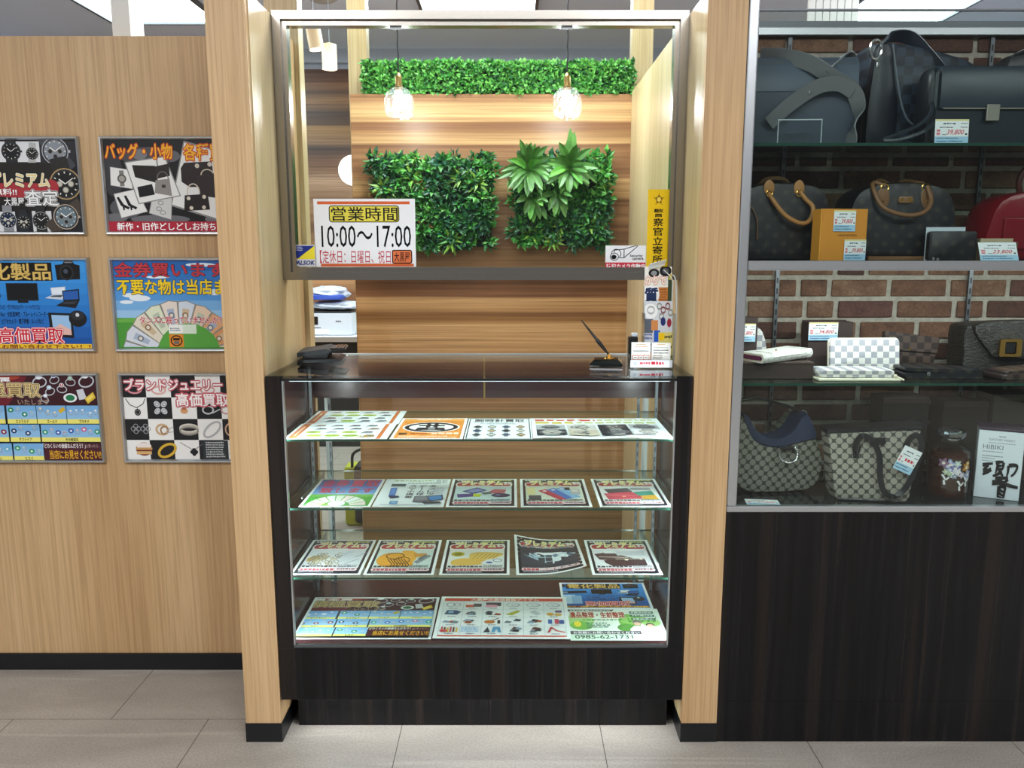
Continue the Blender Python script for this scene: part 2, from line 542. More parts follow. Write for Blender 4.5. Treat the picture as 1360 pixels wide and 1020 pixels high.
# ------------------------------------------------------------------ showcase counter
X0, X1, Y0, Y1 = -0.6915, 0.5075, YP, 2.69
ct = thing('showcase_counter', 'glass-fronted showcase counter in black ebony laminate standing between the two oak partitions', 'showcase', (-0.092, 2.45, 0))
def part(name, m, *b, parent=ct, **k):
    return MB().box(*b, **k).build(name, m, parent, world=True)
part('plinth', M['ebony'], X0 + 0.025, X1 - 0.025, 2.292, Y1 - 0.03, 0, 0.137)
part('base_panel', M['ebony'], X0, X1, Y0, Y1, 0.137, 0.304, bev=0.001)
part('interior_floor', M['maroon'], X0 + 0.012, X1 - 0.012, Y0 + 0.008, Y1, 0.3045, 0.311)
for sx, a, b in ((-1, X0, X0 + 0.045), (1, X1 - 0.045, X1)):
    mb = MB().box(a, b, Y0, Y0 + 0.016, 0.3045, 1.118, 0, 0.001)
    c0, c1 = (X0, X0 + 0.010) if sx < 0 else (X1 - 0.010, X1)
    mb.box(c0, c1, Y0 + 0.016, Y1, 0.3045, 1.118)
    mb.build('side_panel', M['ebony'], ct, world=True)
    c0, c1 = (X0 + 0.0102, X0 + 0.018) if sx < 0 else (X1 - 0.018, X1 - 0.0102)
    part('side_lining', M['maroon'], c0, c1, Y0 + 0.017, Y1, 0.312, 1.10)
    c0, c1 = (X0 + 0.010, X0 + 0.040) if sx < 0 else (X1 - 0.040, X1 - 0.010)
    part('top_rail', M['ebony'], c0, c1, Y0 + 0.017, Y1, 1.1005, 1.112)
    xx = X0 + 0.0455 if sx < 0 else X1 - 0.0495
    part('glass_channel', M['alu'], xx, xx + 0.004, Y0 + 0.001, Y0 + 0.013, 0.312, 1.104)
part('front_glass', M['glass'], X0 + 0.050, X1 - 0.050, Y0 + 0.003, Y0 + 0.008, 0.313, 1.104)
part('front_edge_trim', M['black'], X0 + 0.0455, X1 - 0.0455, Y0 + 0.001, Y0 + 0.006, 1.1045, 1.1115)
part('sill_trim', M['alu_dark'], X0 + 0.046, X1 - 0.046, Y0 + 0.001, Y0 + 0.010, 0.3045, 0.3125)
part('top_glass', M['glass'], X0 + 0.002, X1 - 0.002, Y0 + 0.001, Y1, 1.1125, 1.120)
part('back_edge_trim', M['alu'], X0, X1, Y1 + 0.0005, Y1 + 0.008, 1.095, 1.122)
SEAM = -0.094
part('back_header', M['maroon'], X0 + 0.02, SEAM - 0.003, Y1 - 0.018, Y1, 0.972, 1.111)
part('back_header', M['maroon'], SEAM + 0.003, X1 - 0.02, Y1 - 0.018, Y1, 0.972, 1.111)
part('header_joint', M['brass'], SEAM - 0.0028, SEAM + 0.0028, Y1 - 0.016, Y1 - 0.004, 0.972, 1.111)
for xx in (-0.640, 0.448):
    part('back_stile', M['white'], xx, xx + 0.018, Y1 - 0.014, Y1, 0.3115, 0.971)
SHZ = (0.931, 0.725, 0.512)
for z in SHZ:
    mb = MB()
    mb.box(X0 + 0.024, X1 - 0.024, 2.235, 2.650, z - 0.006, z)
    for f in mb.bm.faces:
        if f.normal.y < -0.5 or f.normal.y > 0.5 or abs(f.normal.x) > 0.5:
            f.material_index = 1
    mb.build('glass_shelf', [M['glass_shelf'], M['glass_edge']], ct, world=True)
for xx, yy in ((-0.6665, 2.60), (-0.622, 2.668), (0.430, 2.668), (0.478, 2.60)):
    mb = MB().box(xx - 0.0045, xx + 0.0045, yy - 0.004, yy + 0.004, 0.3115, 0.971 if yy > 2.65 else 1.09)
    for k in range(22):
        z = 0.34 + k * 0.033
        if z < 0.95:
            mb.box(xx - 0.002, xx + 0.002, yy - 0.0046, yy - 0.0039, z, z + 0.017, 1)
    mb.build('shelf_standard', [M['alu_dark'], M['black']], ct, world=True)
for z in SHZ:
    for xx in (-0.645, 0.455):
        mb = MB().rings([[(xx - 0.002, 2.655, z - 0.0065), (xx - 0.002, 2.655, z - 0.045), (xx - 0.002, 2.36, z - 0.012), (xx - 0.002, 2.36, z - 0.0065)],
                         [(xx + 0.002, 2.655, z - 0.0065), (xx + 0.002, 2.655, z - 0.045), (xx + 0.002, 2.36, z - 0.012), (xx + 0.002, 2.36, z - 0.0065)]])
        mb.build('shelf_bracket', M['alu'], ct, world=True)
part('light_strip', emit('strip_lamp', '#eafaff', 3.0), X0 + 0.06, X1 - 0.06, 2.232, 2.240, 1.100, 1.104)
for xx in (X0 + 0.030, X1 - 0.036):  # glowing bars added behind the stiles to go with the corner fill
    part('corner_fill_strip', emit('corner_fill_glow', '#eafaff', 3.0), xx, xx + 0.006, 2.2235, 2.2275, 0.33, 1.07)
part('plinth_light_strip', emit('plinth_lamp', '#eafaff', 3.0), X0 + 0.06, X1 - 0.06, 2.255, 2.270, 0.1345, 0.1369)

# ------------------------------------------------------------------ bag display case
CX0, CX1, CY1 = 0.6175, 2.1, 2.62
dc = thing('display_case', 'tall glazed display case with aluminium frame on a black ebony base, holding handbags', 'display case', (1.36, 2.42, 0))
part('base_cabinet', M['ebony'], CX0, CX1, YP, CY1 + 0.03, 0.133, 0.722, parent=dc)
part('base_plinth', M['ebony'], CX0, CX1, YP + 0.0008, CY1 + 0.03, 0, 0.132, parent=dc)
part('case_floor', M['glass_dark'], CX0, CX1, YP + 0.02, CY1, 0.7225, 0.732, parent=dc)
part('bottom_rail', M['alu'], CX0, CX1, YP - 0.002, YP + 0.018, 0.7225, 0.740, parent=dc, bev=0.002)
part('frame_post', M['alu'], CX0, CX0 + 0.028, YP - 0.003, YP + 0.03, 0.7405, 2.35, parent=dc, bev=0.005, seg=3)
part('middle_rail', M['alu'], CX0 + 0.0285, CX1, YP - 0.003, YP + 0.022, 1.412, 1.438, parent=dc, bev=0.002)
part('middle_board', M['alu_dark'], CX0 + 0.0285, CX1, YP + 0.0225, CY1 - 0.03, 1.424, 1.437, parent=dc)
part('lower_pane', M['glass'], CX0 + 0.0285, CX1, YP + 0.006, YP + 0.011, 0.7405, 1.4115, parent=dc)
part('upper_pane', M['glass'], CX0 + 0.0285, CX1, YP + 0.006, YP + 0.011, 1.4385, 2.082, parent=dc)
part('pane_top_trim', M['alu_dark'], CX0 + 0.0285, CX1, YP + 0.004, YP + 0.013, 2.0825, 2.087, parent=dc)
for z in (1.753, 1.094):
    mb = MB().box(CX0 + 0.004, CX1, YP + 0.03, CY1 - 0.03, z - 0.008, z)
    for f in mb.bm.faces:
        if abs(f.normal.z) < 0.5:
            f.material_index = 1
    mb.build('glass_shelf', [M['glass_shelf'], M['glass_edge']], dc, world=True)
for xx in (0.860, 1.486):
    mb = MB().box(xx - 0.006, xx + 0.006, CY1 - 0.016, CY1 - 0.006, 0.7325, 1.4235)
    mb.box(xx - 0.006, xx + 0.006, CY1 - 0.016, CY1 - 0.006, 1.4375, 2.118)
    for k in range(40):
        z = 0.75 + k * 0.034
        if not 1.39 < z < 1.45:
            mb.box(xx - 0.0025, xx + 0.0025, CY1 - 0.0166, CY1 - 0.0159, z, z + 0.018, 1)
    mb.build('shelf_standard', [M['alu_dark'], M['black']], dc, world=True)
part('top_rail', M['alu'], CX0, CX1, CY1 - 0.03, CY1 + 0.015, 2.1185, 2.142, parent=dc, bev=0.002)
part('top_rail', M['alu_dark'], CX0, CX1, CY1 - 0.02, CY1 + 0.015, 2.1425, 2.162, parent=dc)
part('display_light_strip', emit('display_lamp', '#f4fcff', 3.0), CX0 + 0.05, CX1 - 0.05, YP + 0.03, YP + 0.045, 1.4115, 1.4235, parent=dc)

# brick wall of the display: every brick its own slightly uneven block in one wall mesh
def brick_mat(name, c0, c1):
    t = NT(name)
    n1 = t.noise(t.coords((22, 22, 30)), 1, 5, 0.65)
    n2 = t.noise(t.coords((160, 160, 160)), 1, 3, 0.7)
    c = t.ramp(n1, ((0.3, c0), (0.68, c1)))
    t.base(t.mix(0.5, c, t.ramp(n2, ((0.3, '#8a8078'), (0.62, '#ffffff'))), 'MULTIPLY'))
    t.b.inputs['Roughness'].default_value = 0.85
    t.bump(n2, 0.5, 0.002)
    return t.m
BR = [brick_mat('brick_brown', '#5e4032', '#845f48'), brick_mat('brick_red', '#553630', '#704c42'), brick_mat('brick_tan', '#6e4c38', '#94725a'),
      brick_mat('brick_dark', '#4a322c', '#664638'), plain('grey_mortar', '#bcb5a6', 0.9, grain=0.3)]
mb = MB().box(CX0, CX1, CY1 + 0.002, CY1 + 0.04, 0.723, 2.118, 4)
rb = random.Random(3)
row, z = 0, 1.313 - 9 * 0.0687 + 0.006
while z < 2.10:
    x = CX0 - rb.random() * 0.15 if row % 3 == 0 else CX0 - (0.055 if row % 2 else 0.14)
    z1 = min(z + 0.0535, 2.117)
    while x < CX1:
        ln = 0.178 if rb.random() > 0.22 else 0.085
        a, b = max(x, CX0 + 0.001), min(x + ln, CX1 - 0.001)
        if b - a > 0.02 and z > 0.70:
            zz0 = max(z, 0.735)
            n0 = len(mb.bm.verts)
            mb.box(a, b, CY1 - 0.004 - rb.random() * 0.002, CY1 + 0.003, zz0, z1, rb.choice((0, 0, 1, 2, 2, 3)), 0.004, 2)
            mb.bm.verts.ensure_lookup_table()
            for v in mb.bm.verts[n0:]:
                v.co += noise.noise_vector(v.co * 40) * 0.0016
        x += ln + 0.016
    z += 0.0687
    row += 1
struct(mb.build('wall_brick', BR))

# ------------------------------------------------------------------ behind the glass: table, printer, lamps
tb = thing('printer_table', 'white-topped table with black front at the back of the passage, carrying the printer', 'table', (-1.15, 6.15, 0))
tz = zp(447, 5.9)
part('tabletop', plain('pale_laminate', '#cbd5dc', .4), -1.75, -0.55, 5.9, 6.45, tz - 0.035, tz, parent=tb, bev=0.003)
part('top_edge', M['alu'], -1.75, -0.55, 5.893, 5.8995, tz - 0.04, tz - 0.004, parent=tb)
part('front_panel', M['black'], -1.73, -0.57, 5.93, 5.95, 0.0, tz - 0.036, parent=tb)
for xx in (-1.73, -0.59):
    part('side_panel', M['black'], xx, xx + 0.02, 5.9505, 6.44, 0, tz - 0.036, parent=tb)
Yr = 5.98
pz0 = tz
pr = thing('printer', 'white multifunction printer with small dark screen on the table in the passage', 'printer', (xp(425, Yr, pz0), Yr, pz0))
pw, ph = 0.44, 0.165
xL, xR = -0.30, xp(469, Yr, pz0) - pr.location.x
mb = MB(); mb.rings([[(x, y, z) for x, y in ((xL, 0), (xR - .03, 0), (xR - .01, .008), (xR, .03), (xR, .33), (xL, .33))] for z in (0.004, 0.05, 0.052, ph - 0.012, ph)])
mb.build('body', M['white_plastic'], pr, smooth=True)
MB().box(xL + .005, xR - .015, 0.03, 0.32, ph + 0.0005, ph + 0.014, bev=0.004).build('scanner_lid', M['black'], pr)
sx0, sx1 = xp(408, Yr, pz0) - pr.location.x, xp(423, Yr, pz0) - pr.location.x
MB().box(sx0, sx1, -0.004, 0.002, ph * 0.5, ph * 0.86).build('screen', M['black'], pr)
MB().box(sx0 - .12, sx1 + .08, -0.003, 0.001, 0.01, 0.045, bev=0.001).build('paper_tray', M['white'], pr)
mb = MB()
for k in range(3):
    mb.box(sx1 + 0.135 + k * 0.014, sx1 + 0.145 + k * 0.014, -0.002, 0.001, ph * 0.62, ph * 0.67)
mb.build('buttons', M['alu_dark'], pr)
MB().box(sx0 - .12, sx1 + .02, -0.001, 0.001, ph * .34, ph * .37).build('tray_slot', M['black'], pr)
poly_m = glass('thin_clear_polythene', '#dfe8f2', 1.4, 0.25, 0.22)
def bag_lump(nm, lab, x0, x1, z0, h, m, seed, y0=6.02, mat2=None):
    t = thing(nm, lab, 'plastic bag', ((x0 + x1) / 2, y0 + 0.12, z0))
    bmx = bmesh.new(); bmesh.ops.create_icosphere(bmx, subdivisions=4, radius=1)
    mb = MB(); mb.bm.free(); mb.bm = bmx
    for v in bmx.verts:
        n = noise.noise(v.co * 2.3 + Vector((seed, 0, 0))) * 0.28 + noise.noise(v.co * 6 + Vector((seed, 3, 0))) * 0.12
        q = v.co * (1 + n)
        v.co = Vector((math.copysign(abs(q.x) ** 0.75, q.x) * (x1 - x0) / 2, q.y * 0.13, max(0, (q.z * 0.5 + 0.45)) * h))
    mb.build('film', m, t, smooth='all')
    return t
milky = plain('milky_polythene', '#c3d2e2', 0.22, 0, 0.6)
bag_lump('plastic_bag', 'crumpled milky plastic bag lying flat on top of the printer', xp(406, 6, 1), xp(474, 6, 1), pz0 + ph + 0.016, 0.075, milky, 2)
t = bag_lump('clothing_pack', 'folded blue item in clear plastic on top of the milky bag', xp(407, 6, 1), xp(459, 6, 1), pz0 + ph + 0.10, 0.10, milky, 5)
MB().pillow(rrect(-0.125, 0.125, 0.0, 0.035, 0.012), 0.2, 0.8, cy=-0.05).build('blue_cloth', plain('blue_cloth', '#2f4fb0', 0.6), t, smooth=True)
t = thing('tissue_pack', 'lime green pack on the table beside the printer', 'pack', (xp(482, 6.2, 0.95), 6.24, tz))
MB().pillow(rrect(-0.035, 0.06, 0.0, 0.145, 0.012), 0.09, 0.9).build('wrapper', plain('lime_wrapper', '#a6d81e', 0.35), t, smooth=True)
MB().pillow(closed_curve([(-0.02, 0.05), (0.01, 0.04), (0.03, 0.07), (0.0, 0.09)]), 0.093, 0.98).build('printed_patch', M['white'], t)
t = thing('shopping_bag', 'lime and black bag standing on the shop floor at the end of the plank partition', 'bag', (xp(479, 4.2, 0.1), 4.2, 0))
MB().pillow(rrect(-0.075, 0.13, 0.0, 0.33, 0.02), 0.12, 0.94).build('body', plain('lime_fabric', '#a3ad28', 0.6), t, smooth=True)
MB().pillow(rrect(-0.02, 0.10, 0.01, 0.335, 0.02), 0.13, 0.97).build('black_panel', M['black'], t, smooth=True)
MB().tube(smooth_curve([(-0.03, -0.05, 0.32), (-0.02, -0.05, 0.40), (0.05, -0.05, 0.42), (0.08, -0.05, 0.33)]), 0.008).build('handle', M['black'], t, smooth=True)
# round wall light
wl = thing('wall_light', 'round glowing white light on the back wall, half hidden by the oak plank partition', 'wall light', (xp(469, YB - 0.06, 2.1), YB - 0.03, zp(226, YB - 0.06)))
rr = 19.5 / F * 6.35
mb = MB().lathe([(0.001, 0.055), (rr * 0.6, 0.052), (rr * 0.92, 0.04), (rr, 0.025), (rr, 0.0)], 40)
mb.build('shade', emit('wall_light_shade', '#ffffff', 2.2), wl, rot=(math.pi / 2, 0, 0), smooth=True)
MB().lathe([(rr * 0.7, -0.002), (rr * 0.7, -0.012)], 24).build('mount', M['white'], wl, loc=(0, 0.012, 0), rot=(math.pi / 2, 0, 0))
# spot lamps hanging from the ceiling
frost = emit('frosted_shade', '#e8c8a4', 0.45)
def spot(px0, py0, px1, py1, Y, lean, label):
    zt, zb = zp(py0, Y), zp(py1, Y)
    xc = xp((px0 + px1) / 2, Y, (zt + zb) / 2)
    r = 9.5 / F * Y * 0.97
    h = zt - zb
    t = thing('spot_lamp', label, 'spot lamp', (xc, Y, ZC), 0, 'frosted cylinder spots in the shop')
    dz = (zt + zb) / 2 - ZC
    mb = MB().lathe([(r * 0.6, h * 0.5), (r, h * 0.46), (r, -h * 0.5), (r * 0.88, -h * 0.5), (r * 0.88, -h * 0.46), (0.002, -h * 0.46)], 28)
    mb.build('shade', frost, t, loc=(0, 0, dz), rot=(0, lean, 0), smooth=True)
    mb = MB().lathe([(0.002, -h * 0.455), (r * 0.45, -h * 0.46), (r * 0.45, -h * 0.50), (0.002, -h * 0.51)], 20)
    mb.build('bulb', emit('warm_bulb', '#ffd9a0', 4.0), t, loc=(0, 0, dz), rot=(0, lean, 0))
    point('spot_bulb', (xc + math.sin(-lean) * h * .6, Y, (zt + zb) / 2 - h * .62), 4.0, r, (1.0, 0.9, 0.78))
    MB().tube([(math.sin(lean) * h * 0.5, 0, dz + h * 0.48), (0, 0, -0.03)], 0.003).build('rod', M['alu_dark'], t, smooth=True)
    MB().lathe([(0.035, -0.03), (0.045, -0.02), (0.045, 0)], 20).build('ceiling_plate', M['alu'], t, smooth=True)
spot(406, 34, 430, 66, 4.7, -0.16, 'tilted frosted cylinder spot lamp behind the top left corner of the window, nearer the frame')
spot(428, 58, 447, 92, 4.9, 0.0, 'upright frosted cylinder spot lamp hanging lower and right of the tilted one')
t = thing('ceiling_speaker', 'round grey ceiling fitting just above the left end of the window frame', 'ceiling fitting', (xp(428, 5.1, 3.0), 5.1, ZC))
MB().lathe([(0.002, -0.05), (0.07, -0.048), (0.098, -0.03), (0.102, 0)], 32).build('dome', plain('grey_fitting', '#a9aaa4', 0.5), t, smooth=True)
MB().lathe([(0.102, -0.008), (0.115, -0.006), (0.115, 0)], 32).build('rim', M['alu'], t, smooth=True)

# ------------------------------------------------------------------ pendant lamps
cutn = NT('cut_glass_shade')
_tr = cutn.n('ShaderNodeBsdfTransparent'); _tl = cutn.n('ShaderNodeBsdfTranslucent'); _gl = cutn.n('ShaderNodeBsdfGlossy', i_Roughness=0.05)
_tl.inputs[0].default_value = (0.92, 0.97, 1, 1)
_m1 = cutn.n('ShaderNodeMixShader', i_0=0.06); _m2 = cutn.n('ShaderNodeMixShader', i_0=0.14)
cutn.l(_tr.outputs[0], _m1.inputs[1]); cutn.l(_tl.outputs[0], _m1.inputs[2]); cutn.l(_m1.outputs[0], _m2.inputs[1]); cutn.l(_gl.outputs[0], _m2.inputs[2]); cutn.l(_m2.outputs[0], cutn.out.inputs[0])
cut = cutn.m
def pendant(px, py, label):
    Y = 3.25
    z = zp(py, Y); x = xp(px, Y, z)
    t = thing('pendant_lamp', label, 'pendant lamp', (x, Y, ZC), 0, 'cut glass pendants before the plank wall')
    dz = z - ZC
    prof = [(0.014, 0.058), (0.03, 0.054), (0.045, 0.04), (0.054, 0.02), (0.0575, -0.005), (0.056, -0.028), (0.050, -0.047), (0.040, -0.057)]
    seg = 20
    mb = MB()
    rs = []
    for i, (r, zz) in enumerate(prof):
        rs.append([(r * (1 + (0.03 if (k + i) % 2 else -0.02)) * math.cos(2 * math.pi * (k + 0.5 * (i % 2)) / seg), r * (1 + (0.03 if (k + i) % 2 else -0.02)) * math.sin(2 * math.pi * (k + 0.5 * (i % 2)) / seg), zz) for k in range(seg)])
    mb.rings(rs, 0, True, False)
    mb.build('shade', cut, t, loc=(0, 0, dz))
    mb = MB().lathe([(0.002, -0.030), (0.016, -0.026), (0.024, -0.010), (0.024, 0.006), (0.014, 0.026), (0.012, 0.045)], 24)
    mb.build('bulb', emit('white_bulb', '#f4fcff', 9.0), t, loc=(0, 0, dz), smooth=True)
    mb = MB().lathe([(0.0145, 0.052), (0.0165, 0.055), (0.0165, 0.062), (0.013, 0.064), (0.013, 0.095), (0.009, 0.105), (0.005, 0.112)], 20)
    mb.build('socket', M['brass'], t, loc=(0, 0, dz), smooth=True)
    pts = [(0.0012 * math.cos(k * 1.3), 0.0012 * math.sin(k * 1.3), dz + 0.11 + (-0.001 - dz - 0.11) * k / 60) for k in range(61)]
    MB().tube(pts, 0.0032, 6).build('cord', plain('black_cord', '#16171b', 0.6), t, smooth=True)
    MB().lathe([(0.035, -0.022), (0.04, -0.018), (0.04, 0)], 20).build('ceiling_rose', M['brass'], t, smooth=True)
    point('pendant_bulb', (x, Y, z - 0.005), 30.0, 0.028, (0.95, 0.98, 1.0))
pendant(530, 137, 'cut glass pendant lamp with brass socket, left one of the lit pair')
pendant(753, 137, 'cut glass pendant lamp with brass socket, right one of the lit pair')

# ------------------------------------------------------------------ greenery
def green(name, c0, c1, rough=0.4):
    t = NT(name)
    nz = t.noise(t.coords((25, 25, 25)), 1, 2)
    t.base(t.ramp(nz, ((0.3, c0), (0.7, c1))))
    t.b.inputs['Roughness'].default_value = rough
    return t.m
GR = [green('leaf_deep', '#174a22', '#25622d'), green('leaf_mid', '#2f7a2b', '#449238'), green('leaf_bright', '#4f9a3c', '#74b552'), green('leaf_bluish', '#123f2e', '#206043'), green('leaf_lime', '#6a9a34', '#8db84a'), green('leaf_brown', '#6a5528', '#7c5a2a'), green('leaf_long', '#3f7034', '#5f9046')]
def leaf(bm, p, d, L, W, m, rnd, droop=0.25, fold=0.25):
    d = d.normalized()
    s = d.cross(Vector((rnd.uniform(-.6, .6), -1, rnd.uniform(-.2, 1.0))))
    if s.length < 0.05:
        s = d.cross(Vector((1, 0, 0)))
    s.normalize()
    n = s.cross(d)
    q = [p, p + d * L * 0.45 + s * W / 2 + n * W * fold, p + d * L * 0.45, p + d * L * 0.45 - s * W / 2 + n * W * fold, p + d * L - n * L * droop]
    q[2] = q[2] + n * L * 0.04
    vs = [bm.verts.new(a) for a in q]
    for f in ((0, 2, 1), (0, 3, 2), (1, 2, 4), (2, 3, 4)):
        bm.faces.new([vs[i] for i in f]).material_index = m
zt = zp(125, 3.55)
hx0, hx1 = xp(483, 3.62, 2.2), xp(840, 3.62, 2.2)
hd = thing('boxwood_hedge', 'long strip of clipped artificial boxwood hedge on top of the plank wall', 'hedge', ((hx0 + hx1) / 2, 3.63, zt))
rh = random.Random(11)
mb = MB(); mb.keep = True
hw, hh = (hx1 - hx0) / 2, zp(86, 3.6) - zt
for i in range(5200):
    x = rh.uniform(-hw, hw)
    u = rh.random()
    hloc = hh * (1 + 0.10 * noise.noise(Vector((x * 9, 0, 1))))
    if u < 0.75:
        p = Vector((x, -0.075 + rh.uniform(0, 0.02), rh.uniform(0.0, hloc))); d = Vector((rh.gauss(0, .6), -1, rh.gauss(.35, .6)))
    else:
        p = Vector((x, rh.uniform(-0.075, 0.08), hloc - rh.uniform(0, .012))); d = Vector((rh.gauss(0, .6), rh.gauss(-.4, .5), 1))
    leaf(mb.bm, p, d, rh.uniform(.017, .028), rh.uniform(.012, .018), rh.choice((0, 1, 1, 2, 2, 2)), rh)
mb.build('foliage', GR, hd)
MB().box(-hw + .005, hw - .005, -0.055, 0.075, 0, hh * 0.9).build('core', plain('hedge_core', '#11301a', 0.9), hd)

def green_panel(px0, px1, py0, py1, label, seed):
    Y = 3.545
    z0, z1 = zp(py1, Y - .05), zp(py0, Y - .05)
    x0, x1 = xp(px0, Y - .05, z0), xp(px1, Y - .05, z0)
    t = thing('plant_panel', label, 'plant panel', ((x0 + x1) / 2, Y, z0), 0, 'artificial plant panels hung on the plank wall')
    W, Hh = x1 - x0, z1 - z0
    r = random.Random(seed)
    MB().box(-W / 2 + .03, W / 2 - .03, -0.012, 0.0, 0.02, Hh - 0.02).build('backing', plain('backing_mat', '#14241a', 0.9), t)
    mb = MB(); mb.keep = True
    for i in range(260):                    # bushy tufts
        cx, cz = r.uniform(-W / 2 + .012, W / 2 - .012), r.uniform(.012, Hh - .005)
        c = Vector((cx, -0.012 - 0.045 * r.random(), cz))
        kind = r.random()
        ms = (0, 0, 3, 1) if noise.noise(Vector((cx * 5, cz * 5, seed))) < 0.05 else (1, 1, 0, 2)
        for k in range(15):
            d = Vector((r.gauss(0, .8), -0.7 - r.random() * .5, r.gauss(.15, .8)))
            L = r.uniform(.022, .042)
            leaf(mb.bm, c + d.normalized() * r.uniform(0, .02), d, L, L * (0.55 if kind < .7 else .3), r.choice(ms), r)
    mb.build('small_leaves', GR, t)
    return t, W, Hh, x0, z0, r
def blade(bm, p, d, L, W, m, r, droop):
    """long lance-shaped leaf, folded along its middle and arching over"""
    d = d.normalized()
    s = d.cross(Vector((0, -1, 0.3)))
    s = s.normalized() if s.length > .05 else Vector((1, 0, 0))
    prev = None
    N = 6
    pos, dr = Vector(p), d.copy()
    for i in range(N + 1):
        u = i / N
        wd = W * (0.35 + 2.4 * u) * (1 - u) ** 0.75 if u < 1 else 0.0
        wd = max(wd, W * 0.04)
        n = s.cross(dr).normalized()
        row = [bm.verts.new(pos + s * wd * .5 + n * wd * .18), bm.verts.new(pos), bm.verts.new(pos - s * wd * .5 + n * wd * .18)]
        if prev:
            for k in (0, 1):
                bm.faces.new((prev[k], prev[k + 1], row[k + 1], row[k])).material_index = m
        prev = row
        pos = pos + dr * L / N
        dr = (dr + Vector((0, -.05, -droop)) * .35).normalized()
def rosette(t, x, z, n, L, W, m, r, y=-0.06, name='rosette', up=0.2):
    mb = MB(); mb.keep = True
    for k in range(n):
        a = 2 * math.pi * k / n + r.uniform(-.2, .2)
        ring = k % 3
        el = (0.35, 0.8, 1.4)[ring]
        d = Vector((math.cos(a), -el * 0.8, math.sin(a) + up))
        l = L * r.uniform(.75, 1.1)
        leaf(mb.bm, Vector((x, y + .02, z)), d, l, W, m if r.random() < .85 else 1, r, 0.12, 0.2)
    mb.build(name, GR, t)
def long_plant(t, x, z, n, L, W, r, up=0.15, spread=1.0):
    mb = MB(); mb.keep = True
    for k in range(n):
        a = 2.4 * k + r.uniform(-.15, .15)
        el = 0.25 + 1.2 * k / n
        d = Vector((math.cos(a) * spread, -el * .75, math.sin(a) + up))
        blade(mb.bm, Vector((x, -.075, z)), d, L * r.uniform(.75, 1.08), W, 6 if r.random() < .8 else 2, r, r.uniform(.25, .6))
    mb.build('long_leaved_plant', GR, t, smooth=True)
t, W, Hh, x0, z0, r = green_panel(492, 662, 204, 334, 'panel of dense dark artificial greenery on the plank wall, partly behind the opening-hours sheet', 21)
def loc_px(t, px, py):
    return xp(px, 3.48, zp(py, 3.48)) - t.location.x, zp(py, 3.48) - t.location.z
for px, py in ((508, 250), (547, 237), (612, 237), (635, 242), (600, 320)):
    rosette(t, *loc_px(t, px, py), 15, 0.075, 0.014, 4, r, name='spiky_rosette')
for px, py in ((557, 248), (498, 262), (565, 300)):
    rosette(t, *loc_px(t, px, py), 12, 0.05, 0.02, 5, r, name='brown_sprig')
for px, py in ((590, 290), (640, 300), (585, 215), (530, 215)):
    rosette(t, *loc_px(t, px, py), 13, 0.06, 0.03, 3, r, name='broad_sprig', up=0.4)
t, W, Hh, x0, z0, r = green_panel(677, 812, 206, 332, 'panel of artificial greenery with two big long-leaved plants, right half of the wall garden', 22)
for px, py in ((745, 298), (783, 300), (735, 320), (800, 240), (707, 312)):
    rosette(t, *loc_px(t, px, py), 14, 0.07, 0.016, 4, r, name='spiky_rosette')
long_plant(t, *loc_px(t, 702, 226), 26, 0.14, 0.034, r)
long_plant(t, *loc_px(t, 756, 224), 22, 0.135, 0.036, r, 0.0)
for px, py in ((708, 262), (740, 258)):
    long_plant(t, *loc_px(t, px, py), 9, 0.11, 0.03, r, -0.7, 0.7)
mb = MB(); mb.keep = True
for dx, h in ((0, .17), (.012, .15), (-.014, .125), (.028, .11), (-.032, .10), (0.02, .155)):
    x, z = loc_px(t, 756, 226)
    blade(mb.bm, Vector((x + dx * .4, -.08, z)), Vector((dx * 3, -.12, 1)), h, .032, 6, r, .03)
for dx, h in ((-0.03, .10), (.012, .115), (0.035, .11), (-0.012, .11)):
    x, z = loc_px(t, 702, 226)
    blade(mb.bm, Vector((x + dx * .3, -.08, z)), Vector((dx * 4, -.2, 1)), h, .026, 6, r, .05)
mb.build('upright_leaves', GR, t)

# ------------------------------------------------------------------ printed matter
EPS = 0.000022
INK = {}
def ink(col, rough=0.38):
    k = (col, rough)
    if k not in INK:
        INK[k] = plain('printed_ink', col, rough, 0, 0.4)
    return INK[k]
TXT = {}
def glyphs(body, bold):
    k = (body, bold)
    if k not in TXT:
        cu = bpy.data.curves.new('lettering', 'FONT')
        cu.body, cu.offset, cu.resolution_u = body, bold, 2
        ob = bpy.data.objects.new('lettering', cu)
        me = bpy.data.meshes.new_from_object(ob)
        vs = [(v.co.x, v.co.y) for v in me.vertices]
        fs = [tuple(p.vertices) for p in me.polygons]
        bpy.data.objects.remove(ob); bpy.data.curves.remove(cu); bpy.data.meshes.remove(me)
        TXT[k] = (vs, fs)
    return TXT[k]

